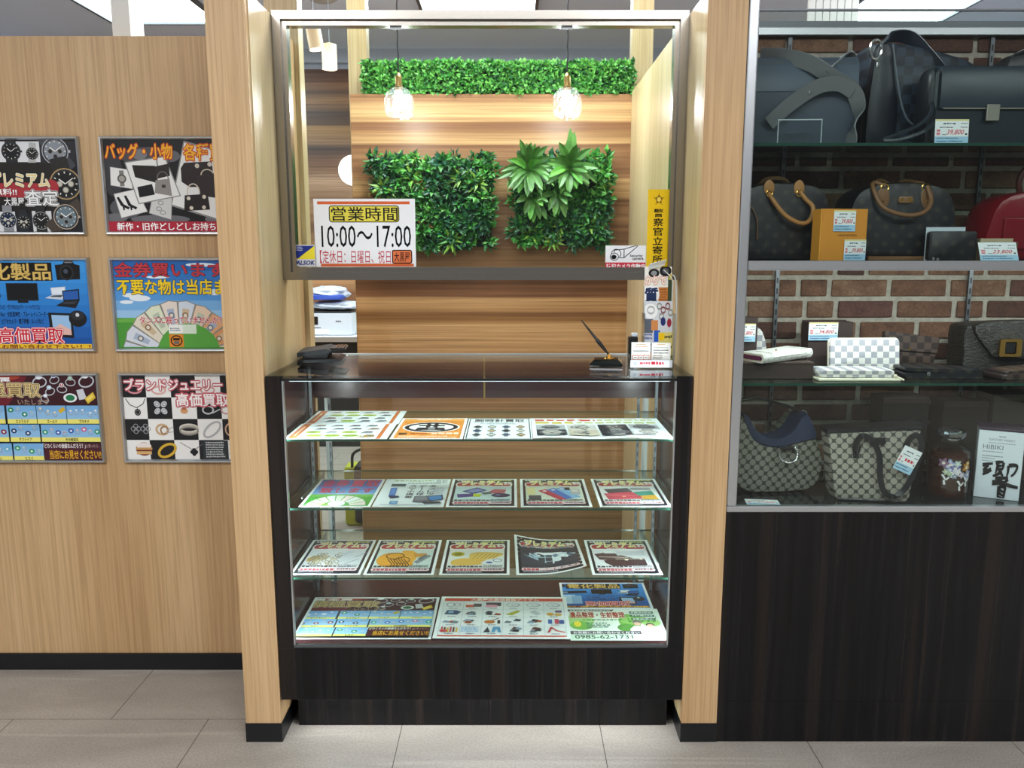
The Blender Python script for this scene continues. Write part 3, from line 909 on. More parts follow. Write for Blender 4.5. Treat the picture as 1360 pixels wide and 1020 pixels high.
class Art:
    """flat print; coordinates in mm from the top left corner unless a map is set"""
    def __init__(s, w, h, paper='#f4f6f6', rough=0.38):
        s.w, s.h, s.rough = w, h, rough
        s.S = []
        s.k = 0
        s.ox = s.oy = 0; s.sx = s.sy = 1
        s.paper = paper
    def map(s, ox, oy, sx, sy=None):
        s.ox, s.oy, s.sx, s.sy = ox, oy, sx, sy or sx
        return s
    def add(s, pts, faces, col):
        s.k += 1
        s.S.append(([((x - s.ox) * s.sx, (y - s.oy) * s.sy) for x, y in pts], faces, col, s.k * EPS))
    def poly(s, pts, col):
        s.add(pts, [tuple(range(len(pts)))], col)
    def rect(s, x0, y0, x1, y1, col):
        s.poly([(x0, y0), (x1, y0), (x1, y1), (x0, y1)], col)
    def box(s, x0, y0, x1, y1, col, t):     # outline
        a = [(x0, y0), (x1, y0), (x1, y1), (x0, y1)]
        b = [(x0 + t, y0 + t), (x1 - t, y0 + t), (x1 - t, y1 - t), (x0 + t, y1 - t)]
        s.add(a + b, [(i, (i + 1) % 4, 4 + (i + 1) % 4, 4 + i) for i in range(4)], col)
    def rr(s, x0, y0, x1, y1, r, col):
        s.poly(rrect(x0, x1, y0, y1, r, 3), col)
    def ell(s, cx, cy, rx, ry, col, n=20, rot=0):
        c, q = math.cos(rot), math.sin(rot)
        s.poly([(cx + rx * math.cos(a) * c - ry * math.sin(a) * q, cy + rx * math.cos(a) * q + ry * math.sin(a) * c) for a in (2 * math.pi * i / n for i in range(n))], col)
    def ring(s, cx, cy, rx, ry, t, col, n=22, rot=0):
        c, q = math.cos(rot), math.sin(rot)
        P = []
        for k in (1, 0):
            for i in range(n):
                a = 2 * math.pi * i / n
                X, Y = (rx - (0 if k else t)) * math.cos(a), (ry - (0 if k else t)) * math.sin(a)
                P.append((cx + X * c - Y * q, cy + X * q + Y * c))
        s.add(P, [(i, (i + 1) % n, n + (i + 1) % n, n + i) for i in range(n)], col)
    def line(s, pts, t, col):
        for a, b in zip(pts, pts[1:]):
            dx, dy = b[0] - a[0], b[1] - a[1]
            L = math.hypot(dx, dy) or 1
            nx, ny = -dy / L * t / 2, dx / L * t / 2
            s.poly([(a[0] + nx, a[1] + ny), (b[0] + nx, b[1] + ny), (b[0] - nx, b[1] - ny), (a[0] - nx, a[1] - ny)], col)
    def text(s, body, x0, y0, x1, y1, col, bold=0.0, out=None, shear=0.0, ow=0.05):
        vs0, fs0 = glyphs(body, min(bold, 0.008))
        ax, bx = min(v[0] for v in vs0), max(v[0] for v in vs0)
        ay, by = min(v[1] for v in vs0), max(v[1] for v in vs0)
        hx, hy = (x1 - x0) / (bx - ax), (y1 - y0) / (by - ay)
        def put(b, c, n):
            P = []
            for i in range(n):
                dx, dy = (b * math.cos(2 * math.pi * i / n + .4) * hx, b * math.sin(2 * math.pi * i / n + .4) * hy) if n > 1 else (0, 0)
                for x, y in vs0:
                    u, v = (x - ax) / (bx - ax), (y - ay) / (by - ay)
                    P.append((x0 + (x1 - x0) * u + shear * (v - 0.5) * (y1 - y0) + dx, y1 - (y1 - y0) * v + dy))
                s.add(P, fs0, c)
                P = []
        b0 = max(0, bold - 0.008) * 0.8
        if out:
            os_ = list(out) if isinstance(out, (list, tuple)) else [out]
            for i, o in enumerate(os_):
                put(b0 + ow * (len(os_) - i), o, 7)
        put(b0, col, 5 if b0 > 0.004 else 1)
    def scrib(s, x0, y0, x1, y1, col, rows=1, seed=0, fill=0.6):
        """print too small to read: rows of short dashes"""
        r = random.Random(seed * 7 + int(x0 * 3 + y0))
        hh = (y1 - y0) / rows
        P, Fc = [], []
        for i in range(rows):
            x = x0
            end = x1 - r.random() * (x1 - x0) * 0.2 if rows > 1 else x1
            while x < end:
                l = min(hh * r.uniform(0.35, 0.9), end - x)
                y, q = y0 + hh * i + hh * r.uniform(.08, .25), y0 + hh * (i + fill + r.uniform(0, .15))
                k = len(P)
                P += [(x, y), (x + l, y), (x + l, q), (x, q)]
                Fc.append((k, k + 1, k + 2, k + 3))
                x += l + hh * 0.18
        s.add(P, Fc, col)
    def mesh(s, thick=0.0004, grid=0, bend=None, back=None):
        bm = bmesh.new()
        cols = {}
        mats = []
        def mi(c):
            if c not in cols:
                cols[c] = len(mats); mats.append(ink(c, s.rough))
            return cols[c]
        top, bot = mi(s.paper), mi(s.paper)
        W, H = s.w, s.h
        for pts, faces, col, z in s.S:
            m = mi(col)
            vs = [bm.verts.new((x, -y, z)) for x, y in pts]
            for f in faces:
                try:
                    bm.faces.new([vs[i] for i in f]).material_index = m
                except ValueError:
                    pass
        for co, no in (((0, 0, 0), (-1, 0, 0)), ((W, 0, 0), (1, 0, 0)), ((0, 0, 0), (0, 1, 0)), ((0, -H, 0), (0, -1, 0))):
            bmesh.ops.bisect_plane(bm, geom=bm.verts[:] + bm.edges[:] + bm.faces[:], plane_co=co, plane_no=no, clear_outer=True)
        for f in bm.faces:                  # all print faces look outwards
            f.normal_update()
            if f.normal.z < 0:
                f.normal_flip()
        t = thick * 1000
        z0 = 0
        c8 = [bm.verts.new(p) for p in ((0, 0, 0), (W, 0, 0), (W, -H, 0), (0, -H, 0), (0, 0, -thick), (W, 0, -thick), (W, -H, -thick), (0, -H, -thick))]
        for f in ((3, 2, 1, 0), (4, 5, 6, 7), (0, 1, 5, 4), (1, 2, 6, 5), (2, 3, 7, 6), (3, 0, 4, 7)):
            bm.faces.new([c8[i] for i in f]).material_index = top
        if grid:
            for i in range(1, grid):
                for co, no in (((W * i / grid, 0, 0), (1, 0, 0)), ((0, -H * i / grid, 0), (0, 1, 0))):
                    bmesh.ops.bisect_plane(bm, geom=bm.verts[:] + bm.edges[:] + bm.faces[:], plane_co=co, plane_no=no)
        for v in bm.verts:
            x, y = v.co.x, v.co.y
            v.co.x, v.co.y = (x - W / 2) / 1000, (y + H / 2) / 1000
            if bend:
                v.co.z += bend(x / W, -y / H)
        return bm, mats
    def build(s, name, parent=None, loc=(0, 0, 0), rot=(0, 0, 0), **k):
        bm, mats = s.mesh(**k)
        mb = MB(); mb.bm.free(); mb.bm = bm; mb.keep = True
        return mb.build(name, mats, parent, loc, rot)
UPR = (math.pi / 2, 0, 0)

# ---- little pictures
def p_watch(a, x, y, r, dial='#17181c', case='#b9bcc0', strap=None, bg=None, sub=True, tilt=0.0):
    if strap:
        c, q = math.cos(tilt), math.sin(tilt)
        R = lambda u, v: (x + u * c - v * q, y + u * q + v * c)
        a.poly([R(-r * .55, -r * 1.7), R(r * .55, -r * 1.7), R(r * .62, r * 1.7), R(-r * .62, r * 1.7)], strap)
    a.ell(x, y, r, r, case); a.ell(x, y, r * .93, r * .93, '#33343a'); a.ell(x, y, r * .82, r * .82, dial)
    for k in range(12):
        an = k * math.pi / 6
        a.line([(x + r * .66 * math.cos(an), y + r * .66 * math.sin(an)), (x + r * .78 * math.cos(an), y + r * .78 * math.sin(an))], r * .07, '#e8e6d8')
    if sub:
        for dx, dy in ((-.36, 0), (.36, 0), (0, .38)):
            a.ell(x + dx * r, y + dy * r, r * .2, r * .2, '#8e8c84')
            a.ell(x + dx * r, y + dy * r, r * .15, r * .15, '#c9c5b6' if dial < '#3' else '#24262c')
    a.line([(x, y), (x - r * .38, y - r * .3)], r * .07, '#f2f2ee'); a.line([(x, y), (x + r * .5, y - r * .36)], r * .05, '#f2f2ee')
    a.rect(x + r * .98, y - r * .1, x + r * 1.14, y + r * .1, case)
def p_bag(a, x, y, w, h, col, hand='#c9a777', dots=None):
    a.ring(x, y - h * .5, w * .24, h * .42, max(w * .05, .3), hand)
    a.poly([(x - w * .46, y - h * .5), (x + w * .46, y - h * .5), (x + w * .5, y + h * .5), (x - w * .5, y + h * .5)], col)
    a.line([(x - w * .46, y - h * .42), (x + w * .46, y - h * .42)], h * .05, hand)
    if dots:
        for u, v in ((-.36, -.3), (.36, -.3), (-.36, .32), (.36, .32)):
            a.ell(x + u * w, y + v * h, w * .07, w * .07, dots)
def p_ring(a, x, y, r, band='#b9bec6', gem='#dff1ff', rot=0.3):
    a.ring(x, y, r, r * .72, r * .2, '#6d7178', rot=rot); a.ring(x, y - r * .05, r * .97, r * .7, r * .14, band, rot=rot)
    gx, gy = x + math.sin(rot) * r * .3, y - r * .8
    a.ell(gx, gy, r * .46, r * .4, '#e9eef4'); a.ell(gx, gy, r * .34, r * .29, gem)
    a.poly([(gx - r * .16, gy - r * .05), (gx, gy - r * .22), (gx + r * .16, gy - r * .05), (gx, gy + r * .14)], '#ffffff')
def p_laptop(a, x, y, w, h, body='#1e2024', scr='#2c5fae'):
    a.poly([(x, y), (x + w, y - h * .1), (x + w * .98, y + h * .55), (x + w * .06, y + h * .6)], body)
    a.poly([(x + w * .06, y + h * .06), (x + w * .93, y - h * .02), (x + w * .92, y + h * .48), (x + w * .1, y + h * .52)], scr)
    a.poly([(x + w * .06, y + h * .6), (x + w * .98, y + h * .55), (x + w * .72, y + h), (x - w * .42, y + h * .86)], body)
    a.poly([(x + w * .1, y + h * .64), (x + w * .8, y + h * .61), (x + w * .66, y + h * .78), (x - w * .1, y + h * .74)], '#3a3d44')
def p_camera(a, x, y, w, h, col='#16171a'):
    a.poly([(x - w * .5, y - h * .3), (x - w * .2, y - h * .34), (x - w * .1, y - h * .5), (x + w * .2, y - h * .5), (x + w * .3, y - h * .34), (x + w * .5, y - h * .28), (x + w * .47, y + h * .42), (x - w * .46, y + h * .46)], col)
    a.ell(x - w * .05, y + h * .08, w * .29, h * .4, '#2b2d31'); a.ell(x - w * .05, y + h * .08, w * .22, h * .3, '#0c0c0e'); a.ell(x - w * .08, y + h * .02, w * .09, h * .12, '#475060')
    a.rect(x - w * .1, y - h * .46, x + w * .2, y - h * .4, '#84868a')

def p_gem(a, x, y, r, c):
    a.poly([(x + r * math.cos(k * math.pi / 4 + .3), y + r * .85 * math.sin(k * math.pi / 4 + .3)) for k in range(8)], c)
    a.poly([(x + r * .5 * math.cos(k * math.pi / 2), y + r * .42 * math.sin(k * math.pi / 2)) for k in range(4)], '#eefaff')

# ---- the six framed posters; drawn in photograph rows and columns, 2.4 mm to the unit
def art_watch():
    a = Art(412, 288, '#1b1b1f').map(-71, 184.5, 2.39, 2.356)
    a.rect(-71, 187, 101, 216, '#2a2a2f')
    a.rect(-60, 187, 52, 214, '#dfe1e4')
    for x in (-50, -22):
        p_watch(a, x, 201, 11, '#e9e6dc', '#c9a85a', '#6d4a2c', sub=False)
    p_watch(a, 14, 200, 13, '#191a1c', '#2c2d31', '#26272b', sub=False)
    p_watch(a, 42, 203, 8.5, '#20211f', '#b8bab8', '#b8bab8', sub=False, tilt=0.1)
    p_watch(a, 73, 200, 18, '#8a909a', '#aeb2b8', '#44474d', tilt=-0.6)
    a.rect(-71, 215, 68, 280, '#24221f')
    p_watch(a, 83, 243, 21, '#191a19', '#b79a68', '#2a2928', tilt=-0.2)
    for i in range(7):
        a.poly([(-71, 217 + i * 6), (-71 + 80 - i * 9, 215), (-71 + 88 - i * 9, 215), (-71, 223 + i * 6)], '#2f2c28' if i % 2 else '#38342e')
    a.ell(20, 251, 54, 10, '#a8333a'); a.ell(64, 247, 10, 10, '#a8333a')
    a.text('プレミアム', -16, 228, 62, 247, '#e9d59a', 0.03, ('#1c1a18', '#f4efe0'), ow=0.04)
    a.text('査定無料!!', -40, 249, 17, 258, '#ffffff', 0.02, '#7d1f28', ow=.03)
    a.text('大黒屋', -1, 261, 26, 272, '#f4f4f4', 0.015, '#1a1a1a', ow=.03)
    a.text('査定', 28, 251, 72, 272, '#f2f3f4', 0.02, ('#d8d8d8', '#161616'), ow=.035)
    a.rect(-71, 280, 101, 307, '#202126')
    a.rect(-60, 280, 12, 307, '#d9dbde'); a.rect(35, 279, 61, 307, '#d6d8da')
    p_watch(a, -40, 293, 11, '#24427a', '#b9bcc0', '#b9bcc0'); p_watch(a, 2, 291, 11.5, '#1b2a44', '#aeb1b6', '#8a8d92')
    p_watch(a, 23, 294, 10, '#16181b', '#34363b', '#2a2c30'); p_watch(a, 47, 292, 12, '#1d1e1f', '#9a9c9c', '#2a2a2a', sub=False)
    p_watch(a, 81, 287, 17, '#6c7f8a', '#b8a996', '#4a4038', tilt=0.9)
    return a
def art_bags():
    a = Art(436, 288, '#17171a').map(140, 184.5, 2.39, 2.356)
    for x, y, rx, ry, c in ((150, 230, 14, 30, '#3a3a3e'), (200, 206, 40, 12, '#4a4a4e'), (165, 275, 22, 14, '#55565a'), (150, 288, 16, 6, '#6e6f73'), (210, 290, 40, 6, '#6a6b70'), (188, 204, 10, 7, '#77787c'), (228, 206, 14, 8, '#63646a'), (290, 290, 20, 6, '#707176')):
        a.ell(x, y, rx, ry, c)
    def card(p, c='#e9e9e7'):
        a.poly(p, '#8c8c8c'); cx = sum(q[0] for q in p) / 4; cy = sum(q[1] for q in p) / 4
        a.poly([(cx + (x - cx) * .95, cy + (y - cy) * .95) for x, y in p], c)
    card([(147, 220), (174, 224), (176, 250), (146, 245)])
    a.rect(159, 225, 165, 246, '#7f7d78'); a.ell(162, 236, 6, 6, '#55534e'); a.ell(162, 236, 4, 4, '#a4a098')
    card([(248, 186), (300, 200), (292, 293), (225, 272)]); card([(200, 263), (228, 261), (225, 291), (195, 282)], '#cfcfcd')
    for x, y in ((212, 268), (209, 276), (214, 281)):
        a.ring(x, y, 4, 3, 1, '#8f8f8f')
    card([(149, 256), (181, 249), (194, 280), (157, 289)])
    for dx in (0, 10):
        a.poly([(153 + dx, 261 - dx * .2), (156 + dx, 260 - dx * .2), (162 + dx, 270), (170 + dx, 274), (168 + dx, 277), (158 + dx, 272)], '#141416'); a.poly([(160 + dx, 272), (163 + dx, 273), (163 + dx, 278), (161 + dx, 278)], '#141416')
    card([(167, 214), (222, 206), (240, 259), (182, 270)])
    a.ring(219, 214, 9, 13, 1.2, '#2c2724'); a.poly([(177, 218), (208, 219), (210, 242), (180, 234)], '#231d1b'); a.poly([(207, 220), (226, 216), (227, 232), (210, 236)], '#2d2624')
    a.ring(217, 236, 8, 10, 1.3, '#6c6762'); a.poly([(207, 238), (226, 236), (228, 259), (205, 255)], '#8f8b86'); a.rect(215, 244, 220, 248, '#3a3632')
    a.poly([(182, 247), (202, 243), (205, 257), (184, 261)], '#17171a')
    a.poly([(247, 215), (284, 213), (286, 247), (252, 247), (242, 240), (242, 222)], '#2b2220'); a.ell(264, 219, 3, 3, '#cfc7ba'); a.ell(281, 217, 3, 3, '#cfc7ba')
    a.ring(277, 231, 9, 8, 1.4, '#cfc3ae'); a.poly([(262, 232), (292, 228), (290, 262), (265, 258)], '#2f2623')
    a.ring(257, 254, 9, 12, 1.6, '#cfc6b8'); a.poly([(245, 258), (276, 256), (278, 277), (243, 279)], '#241c1a')
    for x, y in ((250, 262), (271, 260), (253, 275), (270, 274)):
        a.ell(x, y, 2.6, 2.6, '#d8d0c2')
    a.text('バッグ・小物', 142, 190, 232, 210, '#f5b62a', 0.02, ('#e5541f', '#b02a1c'), ow=.03)
    a.text('各種買取', 247, 190, 316, 212, '#f5b62a', 0.02, ('#e5541f', '#b02a1c'), ow=.03)
    a.rect(140, 293, 330, 310, '#b0283c')
    a.text('新作・旧作どしどしお持ち下さい', 151, 294.5, 319, 305, '#ffffff', 0.02)
    return a
def art_electronics():
    a = Art(412, 288, '#2f7fd0').map(-46, 346.5, 2.46, 2.472)
    for i in range(8):
        a.rect(-53, 347 + i * 14.5, 120, 347 + (i + 1) * 14.5, ('#3f98e2', '#3a92de', '#358bd8', '#2f82d0', '#2a78c8', '#246cbc', '#1f60b0', '#1a54a2')[i])
    a.rect(-38, 349, 75, 373, '#15130f')
    a.text('電化製品', -34, 350, 73, 372, '#d9b866', 0.022, '#3a2a12', ow=.02)
    p_camera(a, 96, 360, 33, 26); p_camera(a, -45, 358, 12, 18)
    a.poly([(-50, 386), (2, 384), (4, 394), (-50, 398)], '#1c1c20'); a.rect(-46, 388, -36, 396, '#8fa0b4')
    a.rect(12, 376, 54, 399, '#202327'); a.rect(13.5, 377.5, 52.5, 397, '#14161a'); a.rect(26, 399, 40, 402, '#1c1e22')
    p_laptop(a, 71, 382, 20, 16, '#c8d4e2', '#e4edf6'); p_laptop(a, 86, 386, 23, 23)
    a.text('テレビ・デジタルカメラ・ノートパソコン', 0, 404, 55, 411, '#0c1420', 0.01)
    a.text('iPad・空気清浄機・ブルーレイレコーダー', 1, 413.5, 65, 420.5, '#0c1420', 0.01)
    a.text('ビデオカメラ・電子辞書・ルンバなど', 2, 423, 58, 430, '#0c1420', 0.01)
    a.rect(-50, 404, -22, 446, '#b7d3ee'); a.rect(-30, 408, -10, 446, '#8fb8e0')
    a.poly([(65, 415), (97, 416), (97, 449), (66, 447)], '#1a1c20'); a.poly([(69, 418), (94, 419), (94, 445), (70, 444)], '#9cc4ea'); a.poly([(70, 436), (80, 430), (94, 438), (94, 445), (70, 444)], '#e3b9b0')
    a.ell(104, 423, 12, 11, '#1a1b1e'); a.ell(104, 419, 9, 6, '#2c2e33'); a.ell(104, 418, 2.5, 2.5, '#d6dade')
    a.text('高価買取', -4, 435, 83, 456, '#cf2033', 0.02, ('#c61f3a', '#ffffff'), ow=.035)
    a.rect(-53, 457, 120, 468, '#f0c22c')
    a.text('お気軽にお問い合わせ下さい！！', -48, 457.6, 118, 463, '#7a1f14', 0.03)
    return a
def art_vouchers():
    a = Art(412, 288, '#2f74c4').map(153, 346.5, 2.46, 2.472)
    for i in range(6):
        a.rect(153, 347 + i * 13, 330, 347 + (i + 1) * 13, ('#2a66b0', '#3478c2', '#3f88d0', '#559adb', '#79b2e4', '#9cc8ec')[i])
    for x, y, rx, ry in ((175, 392, 12, 3), (186, 396, 14, 4), (270, 352, 20, 2.5), (212, 368, 16, 2), (168, 401, 9, 2.5), (286, 388, 14, 4)):
        a.ell(x, y, rx, ry, '#e8f1f8')
    a.rect(153, 422, 330, 470, '#4e9a3c'); a.poly([(153, 424), (200, 420), (330, 424), (330, 428), (153, 428)], '#6cb04a')
    cx, cy = 236, 476
    cols = ['#cfd8e6', '#d8dee8', '#e3dcc8', '#dfe6cc', '#e8dcd0', '#d3dde8', '#e6cdb4', '#e0a878', '#d99a66', '#e6d2bc']
    n = len(cols)
    for i in range(n):
        t0, t1 = math.pi * (1.0 - i / n), math.pi * (1.0 - (i + 1.02) / n)
        Q = lambda t, r: (cx + r * 1.02 * math.cos(t), cy - r * math.sin(t))
        a.poly([Q(t0, 33), Q(t0, 76), Q((t0 + t1) / 2, 78), Q(t1, 76), Q(t1, 33)], '#8d8a80')
        u0, u1 = t0 - .02, t1 + .02
        a.poly([Q(u0, 34), Q(u0, 75), Q((u0 + u1) / 2, 77), Q(u1, 75), Q(u1, 34)], cols[i])
        a.poly([Q(u0 - .07, 46), Q(u0 - .07, 67), Q(u1 + .07, 67), Q(u1 + .07, 46)], ('#b9c6b0', '#aab8cc', '#cdb89a')[i % 3])
        x, y = Q((u0 + u1) / 2, 58); a.ell(x, y, 4.2, 4.2, ('#5f6a62', '#6a7484', '#8f6a4a')[i % 3]); a.ell(x, y, 2.4, 2.4, '#e2dccc')
    a.ell(cx + 12, cy - 8, 42, 39, '#5aa544'); a.rect(153, 461, 330, 470, '#4a943a')
    a.rect(222, 431, 259, 443, '#f2f4f0'); a.rect(241, 432, 258, 442, '#d9ead6'); a.scrib(224, 435, 238, 440, '#4a5a80', 2)
    a.rect(222, 444, 241, 461, '#e08a2c'); a.ring(231.5, 452.5, 8, 7.4, 1.6, '#16140f'); a.rect(227, 449, 236, 452, '#16140f'); a.rect(228, 453, 235, 457, '#6d6a66')
    a.text('金券買います', 155, 349, 301, 368, '#c23a44', 0.025, '#3a2030', ow=.02)
    a.text('不要な物は当店まで', 157, 371, 320, 391, '#f5d21f', 0.025, '#23335a', ow=.03)
    a.text('タンスに眠っていませんか？', 184, 420, 294, 430, '#c5283c', 0.02, '#ffffff', ow=.035)
    return a
def art_gems():
    a = Art(412, 288, '#15161c').map(-33, 499, 2.52, 2.588)
    a.rect(-40, 499, 133, 538, '#3a1620'); a.poly([(-40, 499), (40, 499), (10, 538), (-40, 538)], '#6e1c2a'); a.ell(0, 500, 30, 6, '#a8402e')
    r = random.Random(4)
    for x, y, s, g in ((55, 508, 10, '#e8f2ff'), (75, 505, 7, '#7a8cd0'), (96, 508, 7, '#3aa070'), (117, 507, 11, '#eef4ff'), (68, 520, 7, '#9ad0f0'), (84, 517, 7, '#a8342c'), (60, 530, 6, '#dfe8f4')):
        p_ring(a, x, y, s, '#c9cfd6', g, r.uniform(-.5, .8))
    a.ell(94, 528, 9, 6, '#e8eef0'); a.ell(94, 528, 6, 4, '#1d7a4c')
    a.poly([(103, 518), (112, 516), (116, 529), (106, 531)], '#cfd4da'); a.poly([(113, 529), (125, 520), (128, 528), (117, 536)], '#d8b83a'); a.poly([(115, 529), (124, 523), (125, 527), (117, 533)], '#efd867')
    a.text('貴金属', -36, 501, 16, 507, '#ffffff', 0.02)
    a.text('積極買取', -36, 508, 55, 527, '#dcc286', 0.012, ('#f0e2b8', '#2a1410'), ow=.03)
    a.text('いたします', 24, 530, 66, 537, '#b9a090', 0.01)
    rows = ((538, 562, ((-39, 5, 'ダイヤモンド', '#dfeaf6'), (8, 47, 'エメラルド', '#1f8a5a'), (48, 87, 'ゴールド', '#e0c04a'), (88, 133, 'プラチナ', '#cfd6de'))),
            (563, 586, ((-39, 8, 'ルビー', '#8a2038'), (10, 50, 'サファイア', '#24386a'), (52, 133, 'その他宝石', '#b8443a'))),
            (588, 611, ((-39, 11, 'アクアマリン', '#6ab4d8'), (13, 53, 'ヒスイ', '#2c9a60'))))
    for y0, y1, cells in rows:
        for x0, x1, t, g in cells:
            a.rect(x0, y0, x1, y1, '#8fc0e8'); a.rect(x0, y0, x1, y0 + 8, '#7ab2e2'); a.rect(x0, y1 - 6, x1, y1, '#f0e878')
            n = max(3, int((x1 - x0) / 9))
            for k in range(n):
                x, y = x0 + (k + .6) * (x1 - x0) / (n + .3), y0 + 7 + r.uniform(-2, 6)
                if t == 'ゴールド' and k == n - 1:
                    a.poly([(x - 4, y + 1), (x + 3, y - 4), (x + 6, y), (x - 1, y + 5)], '#d8b42e')
                elif k % 2 or t in ('ゴールド', 'プラチナ'):
                    p_ring(a, x, y, 3.6, '#b8a878' if t == 'ゴールド' else '#aab4c0', g, r.uniform(-1, 1))
                else:
                    p_gem(a, x, y, 4.0, g if t != 'その他宝石' else r.choice(('#b8443a', '#3a5ab0', '#2c9a70', '#c86a9a')))
            w = len(t) * 3.4
            a.text(t, (x0 + x1) / 2 - w / 2, y1 - 5.3, (x0 + x1) / 2 + w / 2, y1 - .8, '#1a1a1a', 0.015)
    a.rect(54, 587, 133, 611, '#4a1c28')
    a.text('「どのくらいの価値なんだろう？」', 53, 588, 110, 594.5, '#ffffff', 0.01); a.text('と思ったら…', 111, 589.5, 130, 593.5, '#c8b0b0')
    a.text('当店にお見せください!!', 61, 597, 130, 609, '#e0a82a', 0.03, '#5a2a10', ow=.03)
    return a
def art_brand_jewel():
    a = Art(412, 288, '#f1f1ef').map(164, 499, 2.52, 2.588)
    xs = [164, 195, 228, 261, 294, 327, 340]
    ys = [499, 527.5, 556, 584, 612]
    for j in range(4):
        for i in range(5):
            if (i + j) % 2 == 0:
                a.rect(xs[i], ys[j], xs[i + 1], ys[j + 1], '#1b1c20')
    for x, y, c in ((180, 517, '#d89098'), (212, 518, '#e0b0a8'), (246, 516, '#6a3038'), (277, 518, '#d8a8a4')):
        a.ring(x, y, 10, 6, 2.4, c)
    a.line([(167, 529), (172, 537), (181, 541), (190, 536), (193, 529)], 1, '#2c2c30'); a.line([(182, 541), (182, 545)], .8, '#555555'); a.ell(182, 547, 4.2, 4.6, '#1c1c20'); a.ring(182, 547, 3, 3.2, .7, '#8c8c90')
    def clover(x, y, r, c, ol=None):
        for dx, dy in ((-1, 0), (1, 0), (0, -1), (0, 1)):
            if ol:
                a.ring(x + dx * r * .8, y + dy * r * .8, r * .8, r * .8, r * .2, ol)
            else:
                a.ell(x + dx * r * .75, y + dy * r * .75, r * .8, r * .8, c)
    for dx, dy in ((-1, -1), (1, -1), (-1, 1), (1, 1)):
        a.ell(213 + dx * 4.6, 541 + dy * 4.6, 4.6, 3.6, '#c9cdd2', rot=dx * dy * .8); a.ring(213 + dx * 4.6, 541 + dy * 4.6, 3, 2.2, .6, '#7d8288')
    a.ell(244, 545, 5, 4, '#d8a070'); a.ell(244, 542, 3, 2, '#b86a4a')
    a.ring(276, 544, 8, 6, 2, '#c8ccd0'); a.line([(282, 548), (292, 543)], 1.4, '#c8ccd0')
    a.ring(300, 544, 7, 6, 2, '#c9a0a0')
    clover(178, 569, 4.2, None, '#9a9ca0'); clover(191, 569, 4.2, None, '#9a9ca0')
    a.ring(213, 570, 9, 8, 3, '#d0b08a'); a.ring(216, 571, 6, 6, 2, '#a8805a'); a.line([(219, 572), (228, 566)], 1, '#b8b8b8'); a.line([(219, 574), (228, 573)], 1, '#b8b8b8')
    for k in range(3):
        a.ring(249, 568 + k * 2, 13, 6, 2, ('#d8d4c8', '#b8b4a8', '#8c8880')[k])
    a.ring(280, 570, 15, 8, 2.6, '#b4b8bc', rot=-.7)
    a.ring(305, 570, 8, 9, 2, '#c8a890')
    a.ell(187, 596, 11, 9, '#7a2028'); a.ell(187, 592, 10, 4.5, '#efe6e0'); a.rect(176, 594, 198, 597, '#c8a060'); a.rect(177, 599, 197, 603, '#d8b070')
    a.ring(218, 598, 14, 9, 3.4, '#d8b03a', rot=-.5)
    a.line([(236, 587), (252, 597)], .8, '#6a6a6e'); a.line([(268, 588), (256, 596)], .8, '#6a6a6e'); clover(254, 600, 3.4, '#1c1c20')
    a.rect(266, 584.5, 300, 611, '#2c3438'); a.scrib(270, 586, 296, 608, '#c8ccce', 7, 3)
    for y in (590, 596, 602):
        a.ell(305, y, 3, 2, '#b8a070')
    a.text('ブランドジュエリー', 167, 503, 297, 518, '#fbf4f4', 0.03, ('#d06a74', '#b84450'), ow=.045)
    a.text('高価買取', 235, 522, 305, 539, '#fbf4f4', 0.03, ('#d06a74', '#c04a58'), ow=.05)
    return a

WYF = 2.636                                 # face of the left wall
def framed(art, x0, ytop, label):
    """snap-frame poster; x0 = left outer edge, ytop = row of its top edge in the photograph"""
    z1 = zp(ytop, WYF - 0.012)
    fw, fd = 0.011, 0.014
    W, H = art.w / 1000 + 2 * fw - .002, art.h / 1000 + 2 * fw - .002
    t = thing('framed_poster', label, 'poster', (x0 + W / 2, WYF, z1 - H / 2), 0, 'framed posters on the oak wall')
    o_ = [(-W / 2, -H / 2), (W / 2, -H / 2), (W / 2, H / 2), (-W / 2, H / 2)]
    for i, nm in enumerate(('frame_bar',) * 4):
        j = (i + 1) % 4
        def inn(p, d):
            return (p[0] - math.copysign(d, p[0]), p[1] - math.copysign(d, p[1]))
        mb = MB()
        A, B = o_[i], o_[j]
        prof = ((0, 0.0), (0.0, -0.009), (0.003, -fd), (0.007, -fd + .001), (fw, -0.006), (fw, 0.0))
        mb.rings([[(inn(A, d)[0], y, inn(A, d)[1]) for d, y in prof], [(inn(B, d)[0], y, inn(B, d)[1]) for d, y in prof]])
        mb.build(nm, M['alu'], t)
    art.build('print', t, (0, -0.004, 0), UPR, thick=0.002)
    return t
framed(art_watch(), -1.377 - .4335, 180.5, 'framed dark poster of wristwatches, top left on the oak wall')
framed(art_bags(), -1.3135, 180.5, 'framed black and white poster of handbags with orange title and crimson strip')
framed(art_electronics(), -1.377 - .4335, 342.0, 'framed blue poster of camera, laptop and tablet on the oak wall')
framed(art_vouchers(), -1.3135, 342.0, 'framed poster of a fan of gift vouchers over green grass and blue sky')
framed(art_gems(), -1.377 - .4335, 495.5, 'framed poster of gemstone rings in light blue boxes under maroon heading on the oak wall')
framed(art_brand_jewel(), -1.3135, 495.5, 'framed poster of jewellery on black and white checkerboard squares')

